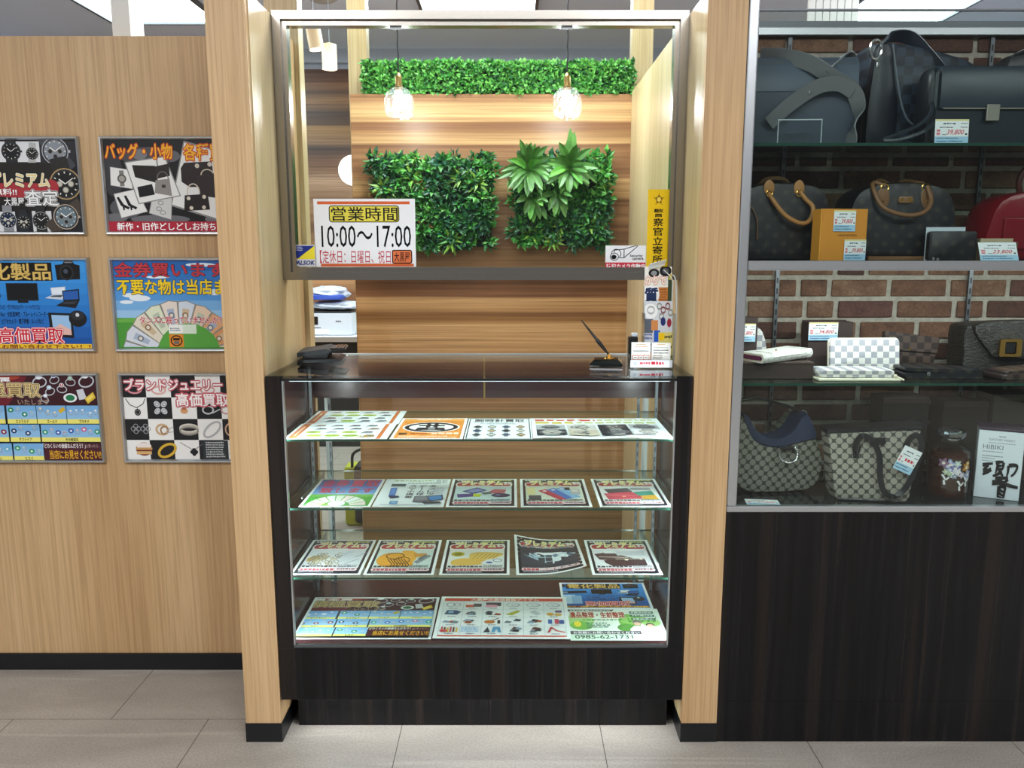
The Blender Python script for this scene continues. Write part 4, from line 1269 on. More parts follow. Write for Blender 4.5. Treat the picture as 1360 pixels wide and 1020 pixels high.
# ---- signs on the window glass
GY = WY - 0.0012
def on_glass(art, name, cx, cz, label, cat, rz=0.0):
    o = art.build(name, None, (cx, GY, cz), (math.pi / 2, rz, 0), thick=0.0003)
    return tag(o, label, cat)
z0, z1 = WZ0 + FW + 0.001, zp(264, GY)
xa, xb = xp(418, GY, 1.5), xp(552, GY, 1.5)
Wm, Hm = (xb - xa) * 1000, (z1 - z0) * 1000
a = Art(Wm, Hm, '#eef0f4', 0.22).map(418, 264, Wm / 134, Hm / 93)
a.rect(423, 267.5, 545, 271.5, '#d8683c'); a.rect(425, 352.5, 549, 356.5, '#d8683c')
a.rr(438, 273, 531, 296, 4, '#15150f'); a.rr(439.2, 274.2, 529.8, 294.8, 3, '#e0d452')
a.text('営業時間', 441, 275, 529, 294, '#1a1c22', 0.012)
a.text('10:00～17:00', 427, 300, 546, 330, '#14161c', 0.004)
a.text('【定休日：日曜日、祝日】', 424, 334, 523, 352, '#c03a4a', 0.004)
a.rr(520, 333.5, 547, 352.5, 3, '#15130f'); a.rr(521.3, 334.8, 545.7, 351.2, 2, '#d9744a'); a.text('大黒屋', 523, 336.5, 544, 350, '#14120f', 0.01)
on_glass(a, 'opening_hours_sheet', (xa + xb) / 2, (z0 + z1) / 2, 'white opening-hours sheet taped inside the lower left of the window glass', 'sign')
xa, xb = xp(391, GY, 1.45), xp(420, GY, 1.45)
z1 = zp(325, GY); z0 = WZ0 + FW + 0.002
Wm, Hm = (xb - xa) * 1000 - 2, (z1 - z0) * 1000
a = Art(Wm, Hm, '#d9dbe0', 0.25).map(391, 325, Wm / 29, Hm / 31)
a.rect(392.5, 326.5, 418.5, 345.5, '#22348c'); a.poly([(418.5, 326.5), (418.5, 345.5), (394, 345.5)], '#f2e23c')
a.scrib(393.5, 327.5, 403, 334, '#c9d0ea', 3, 1)
a.text('ALSOK', 393, 347.5, 418, 353.5, '#26357e', 0.045, shear=.25)
on_glass(a, 'security_sticker', (xa + xb) / 2, (z0 + z1) / 2, 'small blue and yellow security company sticker in the lower left corner of the glass', 'sticker')
xa, xb = xp(860.5, GY, 1.6), xp(889.5, GY, 1.6)
z1 = zp(251.5, GY); z0 = WZ0 + FW + 0.001
Wm, Hm = (xb - xa) * 1000, (z1 - z0) * 1000
a = Art(Wm, Hm, '#f0c81e', 0.25).map(860, 251.5, Wm / 30, Hm / 105)
for k in range(5):
    an = -math.pi / 2 + k * 2 * math.pi / 5
    u, v = 875 + 8.2 * math.cos(an), 265 + 9 * math.sin(an)
    a.poly([(875 + 3.6 * math.cos(an - .6), 265 + 3.9 * math.sin(an - .6)), (u, v), (875 + 3.6 * math.cos(an + .6), 265 + 3.9 * math.sin(an + .6)), (875, 265)], '#8a6a16')
a.ring(875, 265, 6.2, 6.8, .9, '#f0c81e'); a.ell(875, 265, 3.6, 4, '#f4d860'); a.ring(875, 265, 3.8, 4.2, 1, '#7a5c12')
for i, ch in enumerate('警察官立寄所'):
    a.text(ch, 868.2, 277.5 + i * 12.6, 881.6, 288.6 + i * 12.6, '#14140f', 0.016)
on_glass(a, 'police_sticker', (xa + xb) / 2, (z0 + z1) / 2, 'tall yellow sticker with star emblem and black characters at right edge of the glass', 'sticker')
xa, xb = xp(804, GY, 1.45), xp(857.5, GY, 1.45)
z1 = zp(326, GY); z0 = WZ0 + FW - 0.004
Wm, Hm = (xb - xa) * 1000, (z1 - z0) * 1000
a = Art(Wm, Hm, '#eceff4', 0.25).map(804, 326, Wm / 54, Hm / 32)
k = '#17181c'
a.line([(816, 332.5), (829, 331), (847, 325.5)], 1.1, k); a.line([(816, 332.5), (816, 336)], 1.1, k); a.line([(829, 331), (829, 343), (846, 328)], 1.1, k); a.line([(829, 343), (823, 343)], 1.1, k); a.line([(846, 328), (847, 325.5)], 1.1, k)
a.ring(818.5, 337.5, 6.8, 6.8, 1, k); a.ell(816, 341.5, 6, 5.4, '#eceff4'); a.ring(816, 341.5, 6, 5.4, 1, k); a.ell(815.4, 342, 3.5, 3.2, k)
a.text('Security', 837, 338.5, 854, 342.6, k, 0.03); a.text('camera', 840, 343.2, 855, 346, k, 0.03)
a.rect(803, 349.5, 860, 362, '#d0384a'); a.text('防犯カメラ作動中', 806, 351.5, 857.5, 357.5, '#ffffff', 0.025)
on_glass(a, 'camera_sticker', (xa + xb) / 2, (z0 + z1) / 2, 'white and red sticker with security camera drawing at lower right of the glass', 'sticker')

# ------------------------------------------------------------------ sheets lying in the showcase
def sheet(art, x0, x1, yf, z, label, grp, rz=0.0, thick=0.0006, **k):
    """flat sheet: left and right edge, front edge depth, height of its support"""
    o = art.build('flyer', None, ((x0 + x1) / 2, yf + art.h / 2000, z + thick + 0.0003), (0, 0, rz), thick=thick, **k)
    return tag(o, label, 'flyer', grp)
G1, G2, G3, G4 = 'flyers on the top glass shelf', 'flyers on the second glass shelf', 'flyers on the third glass shelf', 'flyers on the showcase floor'
def u100(w, h, paper='#f4f6f6'):
    return Art(w, h, paper, 0.3).map(0, 0, w / 100, h / 100)
# top shelf
def art_orange_bars(flip):
    a = u100(297, 206, '#e9f2f4')
    r = random.Random(5 + flip)
    a.rect(3, 2, 11, 98, '#d0763a'); a.rect(89, 2, 93, 98, '#d0763a')
    a.line([(7, 20), (7, 80)], 2, '#f2d8c0')
    for j in range(4):
        for i in range(4):
            x, y = 22 + i * 18 + (j % 2) * 4, 14 + j * 22
            c = r.choice(('#a8c83a', '#b4cf45', '#55606a', '#7f8a94', '#8a5a44', '#3d4a54'))
            if c in ('#a8c83a', '#b4cf45'):
                a.ell(x, y, 8, 7, c); a.scrib(x - 5, y - 3, x + 5, y + 3, '#6a7c22', 2, i)
            else:
                a.poly([(x - 6, y + 4), (x - 2, y - 5), (x + 5, y - 4), (x + 6, y + 3)], c); a.scrib(x - 6, y + 6, x + 6, y + 9, '#44505a', 1, j)
    a.text('大黒屋', 70, 78, 86, 92, '#b8902a', 0.02) if not flip else None
    a.scrib(30, 93, 62, 97, '#55606a', 1)
    return a
z = SHZ[0]
sheet(art_orange_bars(1), -0.652, -0.355, 2.4415, z, 'white flyer with orange side bars and green ovals at the back left of top shelf', G1)
sheet(art_orange_bars(0), -0.657, -0.360, 2.236, z, 'white flyer with orange side bars and green ovals at front left of top shelf', G1)
a = u100(210, 290, '#eef4f4')
a.rect(4, 3, 96, 97, '#e0913c'); a.rect(4, 3, 96, 14, '#e8a452'); a.scrib(24, 5, 76, 12, '#f6e2c6', 1)
a.ell(50, 46, 42, 25, '#f2f4f2'); a.ring(50, 46, 39, 23, 6.5, '#15161a', 30); a.rect(31, 35, 69, 42, '#15161a'); a.rect(42, 30, 48, 60, '#15161a'); a.rect(53, 30, 59, 60, '#15161a')
a.poly([(31, 48), (69, 48), (72, 60), (28, 60)], '#15161a'); a.rect(46, 46, 56, 58, '#8b8d90')
a.rect(8, 72, 20, 82, '#5a3c1e'); a.scrib(24, 73, 48, 82, '#a8481e', 1); a.scrib(54, 71, 92, 82, '#fff2dc', 1); a.scrib(10, 86, 92, 95, '#fbe6cc', 2)
sheet(a, -0.352, -0.1425, 2.236, z, 'orange flyer with bold black emblem in an oval on top shelf', G1)
a = u100(198, 287, '#e6f2f6')
a.box(2, 1, 98, 99, '#22282e', 1.6)
a.text('腕時計買取', 10, 4, 90, 20, '#15181c', 0.03); a.scrib(20, 23, 80, 32, '#4c565e', 2)
for j in range(3):
    for i in range(4):
        x, y = 17 + i * 22, 44 + j * 19
        a.rect(x - 3, y - 8, x + 3, y + 8, '#6c7076'); a.ell(x, y, 7, 5.4, '#50545a' if (i + j) % 2 else '#8d8f8e'); a.ell(x, y, 5, 3.8, ('#22252b', '#c9c5b8', '#34466a', '#b89a68')[(i + 2 * j) % 4])
sheet(a, -0.1385, 0.0595, 2.236, z, 'pale blue flyer with twelve small watches in three rows on top shelf', G1)
a = u100(405, 290, '#eaf3f5')
a.rect(1, 2, 99, 3.5, '#3a4450')
a.scrib(3, 6, 50, 17, '#d0502a', 1, 2, .8); a.scrib(52, 7, 96, 15, '#b8b43a', 1, 3, .7); a.scrib(3, 19, 32, 31, '#c9b92a', 1, 4, .85); a.scrib(35, 20, 96, 30, '#a8b838', 1, 5, .7)
for j in range(2):
    for i in range(4):
        x0, y0 = 3 + i * 23.5, 36 + j * 28
        a.rect(x0, y0, x0 + 22, y0 + 26, ('#aeb4b6', '#c9c9c4', '#20262e', '#b0b6ba', '#2c3238', '#b9b09c', '#1c222a', '#d4dadc')[i + 4 * j])
        p_watch(a, x0 + 11, y0 + 13, 9 if (i + j) % 2 else 7.5, ('#50565c', '#b8b4aa', '#23282e')[(i + j) % 3], '#9a9c9c', '#8a8c8c')
a.scrib(60, 93, 96, 97, '#7a5a4a', 1)
sheet(a, 0.061, 0.466, 2.236, z, 'wide white flyer with two rows of watch photographs at right of top shelf', G1, grid=10, bend=lambda u, v: 0.0022 * (1 + math.sin(u * 11)) * v)
# second shelf
z = SHZ[1]
a = u100(210, 290, '#f2f6f6')
for i in range(6):
    a.rect(4, 3 + i * 10, 96, 13 + i * 10, ('#2a5cae', '#3468b8', '#3e78c4', '#4f8cd0', '#6aa2da', '#8cbce4')[i])
a.rect(4, 58, 96, 97, '#4ea63e'); a.rect(4, 58, 96, 66, '#7cc04e')
a.text('金券', 8, 5, 48, 30, '#d8344a', 0.03); a.text('買取', 52, 5, 95, 30, '#d8344a', 0.03)
a.text('致します', 12, 34, 92, 54, '#d8344a', 0.03)
for i in range(9):
    t0 = math.pi * (1 - i / 9)
    a.poly([(50 + 20 * math.cos(t0), 96 - 14 * math.sin(t0)), (50 + 42 * math.cos(t0), 96 - 34 * math.sin(t0)), (50 + 42 * math.cos(t0 - .3), 96 - 34 * math.sin(t0 - .3)), (50 + 20 * math.cos(t0 - .3), 96 - 14 * math.sin(t0 - .3))], ('#e4ecec', '#dfe6d0', '#f0dcd8')[i % 3])
a.ell(50, 90, 12, 9, '#e8eef0'); a.scrib(10, 90, 40, 95, '#f2e24a', 1)
sheet(a, -0.6255, -0.4155, 2.246, z, 'red, blue and green voucher flyer at left of second shelf', G2)
a = u100(210, 290, '#eef5f6')
a.scrib(14, 4, 74, 12, '#a0a878', 1); a.text('買取', 78, 3, 96, 16, '#6c7480')
a.scrib(36, 14, 86, 20, '#6a7686', 1); a.rect(12, 19, 34, 29, '#2c5a60')
for k, col in enumerate(('スマホ携帯', 'ゲーム機', 'タブレット')):
    for i, ch in enumerate(col):
        a.text(ch, 40 + k * 15, 24 + i * 10, 51 + k * 15, 32.5 + i * 10, '#2a3440', 0.015) if ch != 'ー' else a.rect(44.5 + k * 15, 24 + i * 10, 46 + k * 15, 32 + i * 10, '#2a3440')
a.poly([(14, 36), (23, 35), (25, 64), (16, 66)], '#2a62b0'); a.poly([(16, 66), (30, 64), (33, 70), (20, 73)], '#2a3c5c'); a.poly([(15.5, 38), (22, 37), (23.5, 60), (17, 61)], '#5a92d8')
a.rect(22, 82, 33, 92, '#4a7ca8'); a.rect(24, 83.5, 31, 90, '#7ab0d8')
a.poly([(54, 66), (76, 66), (76, 87), (54, 87)], '#6a6e7a'); a.poly([(56, 68), (74, 68), (74, 80), (56, 80)], '#8a8e98')
a.poly([(66, 84), (92, 84), (96, 90), (72, 92)], '#3c4654'); a.poly([(72, 66), (94, 60), (97, 78), (78, 84)], '#2c3e5c'); a.poly([(74, 68), (92, 63), (95, 76), (79, 81)], '#4a92d0')
a.scrib(78, 34, 96, 58, '#b8c0c8', 5); a.scrib(10, 94, 94, 97, '#8a98a4', 1)
sheet(a, -0.4105, -0.2005, 2.246, z, 'white flyer with handwriting-like columns of text, phone and tablet on second shelf', G2)
def premium(pic, bg):
    a = u100(210, 292, '#f3f6f7')
    a.rect(4, 3, 96, 97, '#1c1e28'); a.scrib(8, 4.5, 40, 10, '#e8e4d8', 1, 1); a.scrib(56, 4.5, 92, 10, '#d8d878', 1, 2)
    a.rect(8, 20, 92, 82, bg)
    a.rr(7, 14, 93, 30, 6, '#f4f2ea'); a.rr(9, 16, 91, 28, 5, '#b83a42')
    a.text('プレミアム', 16, 8, 78, 24, '#efe08a', 0.05, ('#2a2420', '#fbf6e8'), ow=.04); a.text('査定', 80, 12, 92, 23, '#f4f4f0', 0.03)
    a.scrib(32, 25, 62, 29, '#fbf2f0', 1, 3)
    pic(a)
    a.scrib(10, 76, 60, 83, '#3a3f4c', 1, 4); a.scrib(62, 75, 90, 82, '#2a3c50', 2, 5)
    a.rr(8, 84, 92, 91, 3, '#f2d8dc'); a.scrib(11, 84.5, 60, 91, '#c23a4a', 1, 6, .8); a.scrib(63, 84.5, 90, 90, '#5a2838', 1, 7)
    a.scrib(10, 92.5, 60, 96, '#c9ccd6', 1, 8)
    return a
def pic_games(a):
    a.poly([(18, 48), (40, 34), (56, 44), (36, 58)], '#3a4a8a'); a.poly([(24, 48), (40, 38), (50, 44), (36, 53)], '#8a98c8'); a.poly([(12, 58), (36, 56), (38, 66), (14, 70)], '#5a4a90'); a.poly([(36, 56), (48, 58), (46, 68), (36, 66)], '#c8d83a')
    a.poly([(58, 50), (66, 40), (84, 42), (82, 54), (66, 56)], '#b8626a'); a.poly([(46, 52), (60, 50), (64, 56), (52, 60)], '#5a6a68'); a.ell(76, 62, 14, 7, '#2c3258'); a.ell(72, 61, 4, 2.5, '#8088b0')
def pic_phones(a):
    a.rect(12, 62, 30, 78, '#4a5058'); a.rect(10, 34, 22, 60, '#efe6a8')
    for k, c in enumerate(('#c8485a', '#4a7ac8', '#8ac0e8')):
        a.poly([(26 + k * 13, 46 - k * 4), (38 + k * 13, 40 - k * 4), (68 + k * 10, 74 - k * 3), (56 + k * 10, 78 - k * 3)], c)
        a.ell(36 + k * 13, 47 - k * 4, 3, 2, '#e8ecf0')
    a.rect(74, 40, 88, 60, '#b8bcc0'); a.rect(76, 42, 86, 50, '#e8dcd0'); a.rect(66, 34, 74, 44, '#34383e')
def pic_wallets(a):
    a.poly([(14, 40), (50, 36), (56, 50), (20, 58)], '#4c5058'); a.poly([(12, 56), (52, 50), (66, 60), (64, 74), (16, 76)], '#c8485a'); a.line([(14, 62), (64, 62)], 1.4, '#e8a0a8'); a.ell(40, 66, 3, 2, '#e8d090')
    a.poly([(56, 50), (84, 46), (86, 60), (62, 64)], '#3a9a88'); a.poly([(64, 64), (86, 60), (88, 76), (66, 76)], '#e0b03a'); a.rect(54, 36, 84, 44, '#a0a8a8')
def pic_chains(a):
    r = random.Random(2)
    a.poly([(10, 56), (26, 46), (30, 58), (12, 66)], '#d8b45a')
    for k in range(36):
        x, y = r.uniform(18, 58), r.uniform(44, 74)
        a.ring(x, y, 6, 3.4, 1.3, r.choice(('#b8a888', '#8c8274', '#d0b878', '#a8a49c')), 10, r.uniform(0, 3))
    for k in range(9):
        x, y = r.uniform(62, 88), r.uniform(40, 74)
        a.line([(x - 8, y + 6), (x, y - 2), (x + 9, y - 8)], 1.3, r.choice(('#c8d4dc', '#9aa8b4')))
def pic_amber(a):
    a.poly(closed_curve([(10, 62), (18, 44), (40, 40), (56, 48), (66, 70), (60, 78), (24, 80)]), '#e8a43a'); a.poly(closed_curve([(44, 36), (58, 34), (68, 44), (66, 64), (54, 58)]), '#f0b04a'); a.poly([(62, 42), (82, 42), (84, 50), (66, 54)], '#d89a4a')
    for k in range(7):
        a.line([(26 + k * 4, 58), (36 + k * 4, 74), (30 + k * 5, 80)], 1.4, '#4a3a20')
    a.ring(36, 50, 14, 9, 1.6, '#4a3a20'); a.ring(48, 62, 12, 10, 1.6, '#6a4a1c')
    a.poly([(66, 66), (86, 46), (90, 50), (72, 72)], '#8a949a'); a.poly([(70, 58), (80, 46), (84, 48), (76, 62)], '#6a747c')
def pic_gold(a):
    a.ell(22, 44, 10, 7, '#c8b43a'); a.ell(22, 44, 6, 4, '#8c8a2c'); a.poly(closed_curve([(40, 44), (56, 38), (84, 40), (90, 46), (72, 58), (44, 62)]), '#e8c468'); a.poly(closed_curve([(14, 64), (30, 56), (60, 58), (62, 72), (20, 76)]), '#e8bc5c')
    for k in range(6):
        a.line([(44 + k * 6, 58), (54 + k * 6, 42)], 1.2, '#b88c34')
    a.poly(closed_curve([(58, 70), (66, 62), (86, 58), (90, 68), (78, 74)]), '#e8eef2'); a.ring(82, 62, 7, 5, 1.6, '#7c8890'); a.ell(70, 68, 5, 2.6, '#3c5a9a')
def pic_gem(a):
    a.rect(8, 30, 92, 82, '#3c4450')
    a.poly([(12, 50), (30, 42), (74, 42), (92, 50), (52, 76)], '#c9dce6')
    a.poly([(12, 50), (52, 54), (52, 76)], '#a8c4d4'); a.poly([(92, 50), (52, 54), (52, 76)], '#e4f0f4'); a.poly([(30, 42), (74, 42), (62, 49), (42, 49)], '#f4fafc')
    for k in range(6):
        a.poly([(22 + k * 11, 50), (28 + k * 11, 46), (32 + k * 11, 51), (27 + k * 11, 58)], ('#7a98b0', '#eef6fa', '#5c7a94')[k % 3])
def pic_brown_bags(a):
    a.poly([(10, 44), (34, 38), (70, 58), (64, 64), (16, 60)], '#5a4448'); a.rect(26, 34, 40, 42, '#e8ecee'); a.rect(44, 36, 86, 48, '#c9d0d4')
    a.poly([(22, 62), (44, 58), (84, 56), (84, 76), (34, 78), (24, 70)], '#4a3438'); a.line([(40, 58), (84, 58)], 1.6, '#d8c8b8'); a.ell(56, 60, 3, 2.4, '#efe6d8'); a.ell(78, 58, 2.4, 2, '#efe6d8'); a.line([(16, 52), (60, 54)], 2, '#cfc4b8')
S2 = ((pic_games, '#cfe6e4', -0.1945, 'bordered flyer showing games consoles in the middle of the second shelf'), (pic_phones, '#e4ecd8', 0.026, 'bordered flyer showing smartphones on the second shelf'), (pic_wallets, '#e6ece8', 0.258, 'bordered flyer showing red and teal purses at right end of second shelf'))
for fn, bg, x, lab in S2:
    sheet(premium(fn, bg), x, x + 0.21, 2.246, z, lab, G2)
z = SHZ[2]
S3 = ((pic_chains, '#d8dee2', -0.663, 'bordered flyer showing a heap of chains at left end of third shelf'), (pic_amber, '#d4e4e0', -0.444, 'bordered flyer showing orange amber pieces on third shelf'), (pic_gold, '#e6eae4', -0.2175, 'bordered flyer showing gold lumps and a silver ring on third shelf'))
for fn, bg, x, lab in S3:
    sheet(premium(fn, bg), x, x + 0.21, 2.254, z, lab, G3)
sheet(premium(pic_gem, '#8a98a4'), 0.010, 0.220, 2.256, z, 'curled flyer showing one large pale gemstone on third shelf', G3, grid=9, bend=lambda u, v: 0.03 * max(0, 0.55 - u) ** 1.5 * (1 - v) * 1.6 + 0.055 * max(0, u - 0.35) ** 1.7 * v, rz=0.02)
sheet(premium(pic_brown_bags, '#dfe4e6'), 0.240, 0.450, 2.254, z, 'bordered flyer showing brown handbags at right end of third shelf', G3)
# showcase floor
z = 0.311
def inset(a, W, H, mx, my):
    """the same artwork on a sheet with a white margin"""
    b = Art(W, H, '#eef3f5', 0.3)
    kx, ky = (W - 2 * mx) / a.w, (H - 2 * my) / a.h
    b.rect(mx, my, W - mx, H - my, a.paper)
    b.S += [([(mx + min(max(x, 0), a.w) * kx, my + min(max(y, 0), a.h) * ky) for x, y in pts], f, c, zz + EPS) for pts, f, c, zz in a.S]
    b.k = a.k
    return b
sheet(inset(art_gems(), 420, 295, 9, 8), -0.664, -0.244, 2.246, z, 'large flyer of gemstone rings in blue boxes at left of showcase floor', G4)
a = u100(418, 295, '#f0f4f5')
a.rect(3, 4, 97, 11.5, '#d8513a'); a.text('大黒屋の高価買取アイテム', 24, 5, 78, 11, '#fbeee8', 0.02)
r = random.Random(9)
for i in range(7):
    a.line([(3 + i * 15.67, 13), (3 + i * 15.67, 93)], .25, '#a8bcc4')
for j in range(5):
    a.line([(3, 13 + j * 20), (97, 13 + j * 20)], .35, '#a8bcc4')
def cell(i, j):
    return 3 + i * 15.67 + 7.8, 13 + j * 20 + 8.5
pal = ('#3c4a5c', '#7a8490', '#5a3a34', '#a8522c', '#2c3438', '#8aa4b8')
for j in range(4):
    for i in range(6):
        x, y = cell(i, j)
        a.scrib(x - 3, y + 8, x + 3, y + 10.5, '#5a646c', 1, i + j)
        k = (i, j)
        if k == (0, 0): a.ring(x - 2.4, y, 3.4, 5.4, .7, '#8a9298'); a.ring(x + 3, y, 2.6, 4.4, .6, '#8a9298')
        elif k == (1, 0): a.rect(x - 6, y, x, y + 6, '#d8603c'); a.rect(x, y - 3, x + 6.4, y + 5, '#5a545a')
        elif k == (2, 0): a.rect(x - 6, y - 6, x + 6, y + 3, '#4a4650'); a.rect(x - 6, y, x + 3, y + 6, '#f0a8c0')
        elif k == (3, 1): a.poly([(x - 6, y + 4), (x + 3, y - 6), (x + 6, y - 4), (x - 1, y + 6)], '#b8b83a')
        elif k == (4, 1): a.poly([(x - 3, y - 2), (x + 1, y - 7), (x + 6, y + 3), (x + 2, y + 6)], '#c4ccd0')
        elif k == (5, 1): a.ell(x - 3, y + 3, 2.8, 3.6, '#e0a848'); a.ell(x + 3, y + 4, 3, 3.6, '#e0b868'); a.rect(x + 1, y - 6, x + 6, y - 1, '#5a4a7c')
        elif k == (0, 1): a.poly([(x - 6, y + 4), (x - 4, y - 6), (x + 3, y - 6), (x + 7, y - 2), (x + 4, y + 5)], '#3c5a7c'); a.rect(x - 3, y - 4, x + 1, y + 1, '#8ab4d4')
        elif k == (2, 3): a.poly([(x - 6, y + 6), (x - 3, y - 6), (x - 1, y + 6)], '#2c3844'); a.poly([(x + 1, y - 6), (x + 6, y - 6), (x + 7, y + 6), (x + 5, y + 6), (x + 3.6, y - 2), (x + 2, y + 6), (x, y + 6)], '#5a9cc4')
        elif k == (1, 3): a.scrib(x - 7, y - 6, x + 7, y + 6, '#9cc4e8', 4, 3)
        elif k == (0, 3):
            for q in range(6): a.rect(x - 6 + q * 2.2, y - 6 + q % 3, x - 4.8 + q * 2.2, y + 6, ('#c84a50', '#5a3a2c', '#e0b83a')[q % 3])
            a.ell(x - 4, y + 3, 3, 3, '#d0545a')
        elif k == (5, 2): a.rect(x - 5, y - 4, x - 2, y + 6, '#3a6ab0'); a.rect(x, y - 5, x + 3, y + 6, '#c0485a'); a.rect(x + 3.4, y - 3, x + 7, y + 6, '#3c5a9a')
        elif k == (5, 3): a.line([(x - 5, y + 6), (x - 3, y - 6), (x + 1, y + 2), (x + 7, y + 6)], 1.6, '#c84a50')
        elif k == (2, 2): a.ell(x - 2, y + 2, 4, 4, '#c87a3c'); a.line([(x - 1, y), (x + 5, y - 7)], 1, '#6a4a2c'); a.rect(x + 4, y - 2, x + 6, y + 6, '#34383c')
        elif i in (3, 4) and j == 0 or k == (5, 0): a.ring(x, y, 5.5, 5, .6, '#8c9aa4'); a.ring(x + 1.5, y + 1, 3, 2.5, .6, '#8c9aa4')
        else:
            for q in range(4):
                u, v = x + r.uniform(-4, 4), y + r.uniform(-3.5, 4)
                a.poly([(u - 3, v + 2), (u - 1, v - 3), (u + 3, v - 1), (u + 2, v + 2.5)], r.choice(pal))
a.rect(3, 94.5, 97, 96.5, '#d8513a')
sheet(a, -0.238, 0.180, 2.242, z + 0.0035, 'large white flyer with red title bar and grid of small goods on showcase floor', G4, rz=-0.012)
a2 = inset(art_electronics(), 297, 208, 8, 7)
sheet(a2, 0.166, 0.463, 2.4540, z, 'blue flyer of camera and laptop at the back right of showcase floor', G4)
a = u100(297, 214, '#eef4f0')
a.rect(1, 1, 99, 99, '#e4f0e4')
for x, y, rx, ry, c in ((12, 40, 16, 22, '#a8d48a'), (14, 55, 12, 14, '#7cbc58'), (10, 50, 4, 9, '#f0d84a'), (66, 42, 12, 24, '#7cb858'), (72, 38, 16, 12, '#94c86a'), (88, 46, 10, 12, '#a4d07c'), (60, 62, 9, 12, '#5c9a48')):
    a.ell(x, y, rx, ry, c)
for k in range(10):
    a.poly([(62 + k * 3, 46), (60 + k * 4, 24 + (k % 3) * 5), (66 + k * 3, 44)], '#5ca04a' if k % 2 else '#8cc468')
a.ell(73, 48, 4.5, 7, '#b89a88'); a.ell(73, 43.5, 4.8, 4, '#7c7670'); a.ell(73, 50, 3.6, 5, '#e4c0a8'); a.ell(86, 54, 4.6, 7, '#5c4a42'); a.ell(86, 56.5, 3.7, 5, '#ecc8b0')
a.poly([(63, 98), (64, 66), (69, 57), (77, 57), (82, 68), (82, 98)], '#f2f6f6'); a.poly([(77, 98), (79, 70), (83, 63), (90, 63), (96, 72), (97, 98)], '#e8eef0'); a.line([(80, 98), (81, 72)], .5, '#c4ccd0')
a.poly([(1, 3), (52, 3), (50, 9), (1, 9)], '#4a5450'); a.scrib(4, 4, 48, 8.4, '#e8eeea', 1)
a.text('遺品整理・生前整理', 3, 12, 62, 31, '#a8402a', 0.04, '#f8f2e8', ow=.04)
a.scrib(16, 35, 60, 41, '#4c8a50', 1, 2); a.scrib(19, 46, 46, 64, '#5a8a78', 3, 3)
for j in range(3):
    a.rect(68, 10 + j * 11, 94, 17 + j * 11, '#3f6a5a'); a.scrib(70, 11 + j * 11, 92, 16 + j * 11, '#dcebe2', 1, j)
a.rect(1, 73, 74, 83, '#4a4450'); a.text('お気軽にお問い合わせください', 4, 74.2, 72, 82, '#f4f4f4', 0.02)
a.rect(1, 83.5, 72, 98, '#d4ecd8'); a.text('0985-62-1731', 5, 85, 64, 96.5, '#2c4a3c', 0.02)
sheet(a, 0.176, 0.473, 2.2385, z, 'pale green flyer with couple in white shirts at front right of showcase floor', G4)

# ------------------------------------------------------------------ things on the counter top
CT = 1.1205
def leather(name, col, rough=0.4, scale=180, b=0.25):
    t = NT(name)
    v = t.n('ShaderNodeTexVoronoi', i_Scale=1.0)
    t.l(t.coords((scale,) * 3), v.inputs['Vector'])
    t.b.inputs['Base Color'].default_value = lin(col)
    t.b.inputs['Roughness'].default_value = rough
    t.bump(v.outputs['Distance'], b, 0.0006)
    return t.m
def checker(name, c0, c1, size, rough=0.5, rot=0.0, faint=1.0):
    t = NT(name)
    ck = t.n('ShaderNodeTexChecker', i_Scale=1.0)
    vec = t.coords((1 / size, 0.0, 1 / size), (0, rot, 0))
    ad = t.n('ShaderNodeVectorMath', operation='ADD'); ad.inputs[1].default_value = (100.003, 0.5, 100.003)
    t.l(vec, ad.inputs[0]); t.l(ad.outputs[0], ck.inputs['Vector'])
    nz = t.noise(t.coords((300, 300, 300)), 1, 2)
    t.base(t.mix(0.35, t.mix(ck.outputs['Fac'], c0, c1), t.ramp(nz, ((.3, '#b8b8b8'), (.7, '#ffffff'))), 'MULTIPLY'))
    t.b.inputs['Roughness'].default_value = rough
    t.bump(nz, 0.1, 0.0005)
    return t.m
def dotted(name, dark, light, size, rot=math.pi / 4, r0=0.36, r1=0.42, rough=0.6, fac=1.0, stagger=True):
    """round motifs on a diagonal lattice with thin links between them"""
    t = NT(name)
    tc = t.n('ShaderNodeTexCoord'); sep = t.n('ShaderNodeSeparateXYZ'); cmb = t.n('ShaderNodeCombineXYZ')
    t.l(tc.outputs['Object'], sep.inputs[0]); t.l(sep.outputs[0], cmb.inputs[0]); t.l(sep.outputs[2], cmb.inputs[1])
    mp = t.n('ShaderNodeMapping'); mp.inputs['Scale'].default_value = (1 / size,) * 3; mp.inputs['Rotation'].default_value = (0, 0, rot)
    t.l(cmb.outputs[0], mp.inputs[0])
    v = t.n('ShaderNodeTexVoronoi', i_Scale=1.0, i_Randomness=0.0, voronoi_dimensions='2D')
    t.l(mp.outputs[0], v.inputs['Vector'])
    e = t.n('ShaderNodeTexVoronoi', i_Scale=1.0, i_Randomness=0.0, voronoi_dimensions='2D', feature='DISTANCE_TO_EDGE')
    t.l(mp.outputs[0], e.inputs['Vector'])
    dot = t.ramp(v.outputs['Distance'], ((0.0, '#ffffff'), (r0, '#ffffff'), (r1, '#000000'), (1.0, '#000000')))
    nz = t.noise(t.coords((420, 420, 420)), 1, 2)
    c = t.mix(dot, dark, light)
    t.base(t.mix(0.4, c, t.ramp(nz, ((.3, '#a8a8a8'), (.7, '#ffffff'))), 'MULTIPLY'))
    t.b.inputs['Roughness'].default_value = rough
    t.bump(nz, 0.15, 0.0005)
    return t.m
M['tan'] = leather('tan_leather', '#a9763f', 0.45)
M['tan_dark'] = leather('brown_leather', '#7a5636', 0.45)
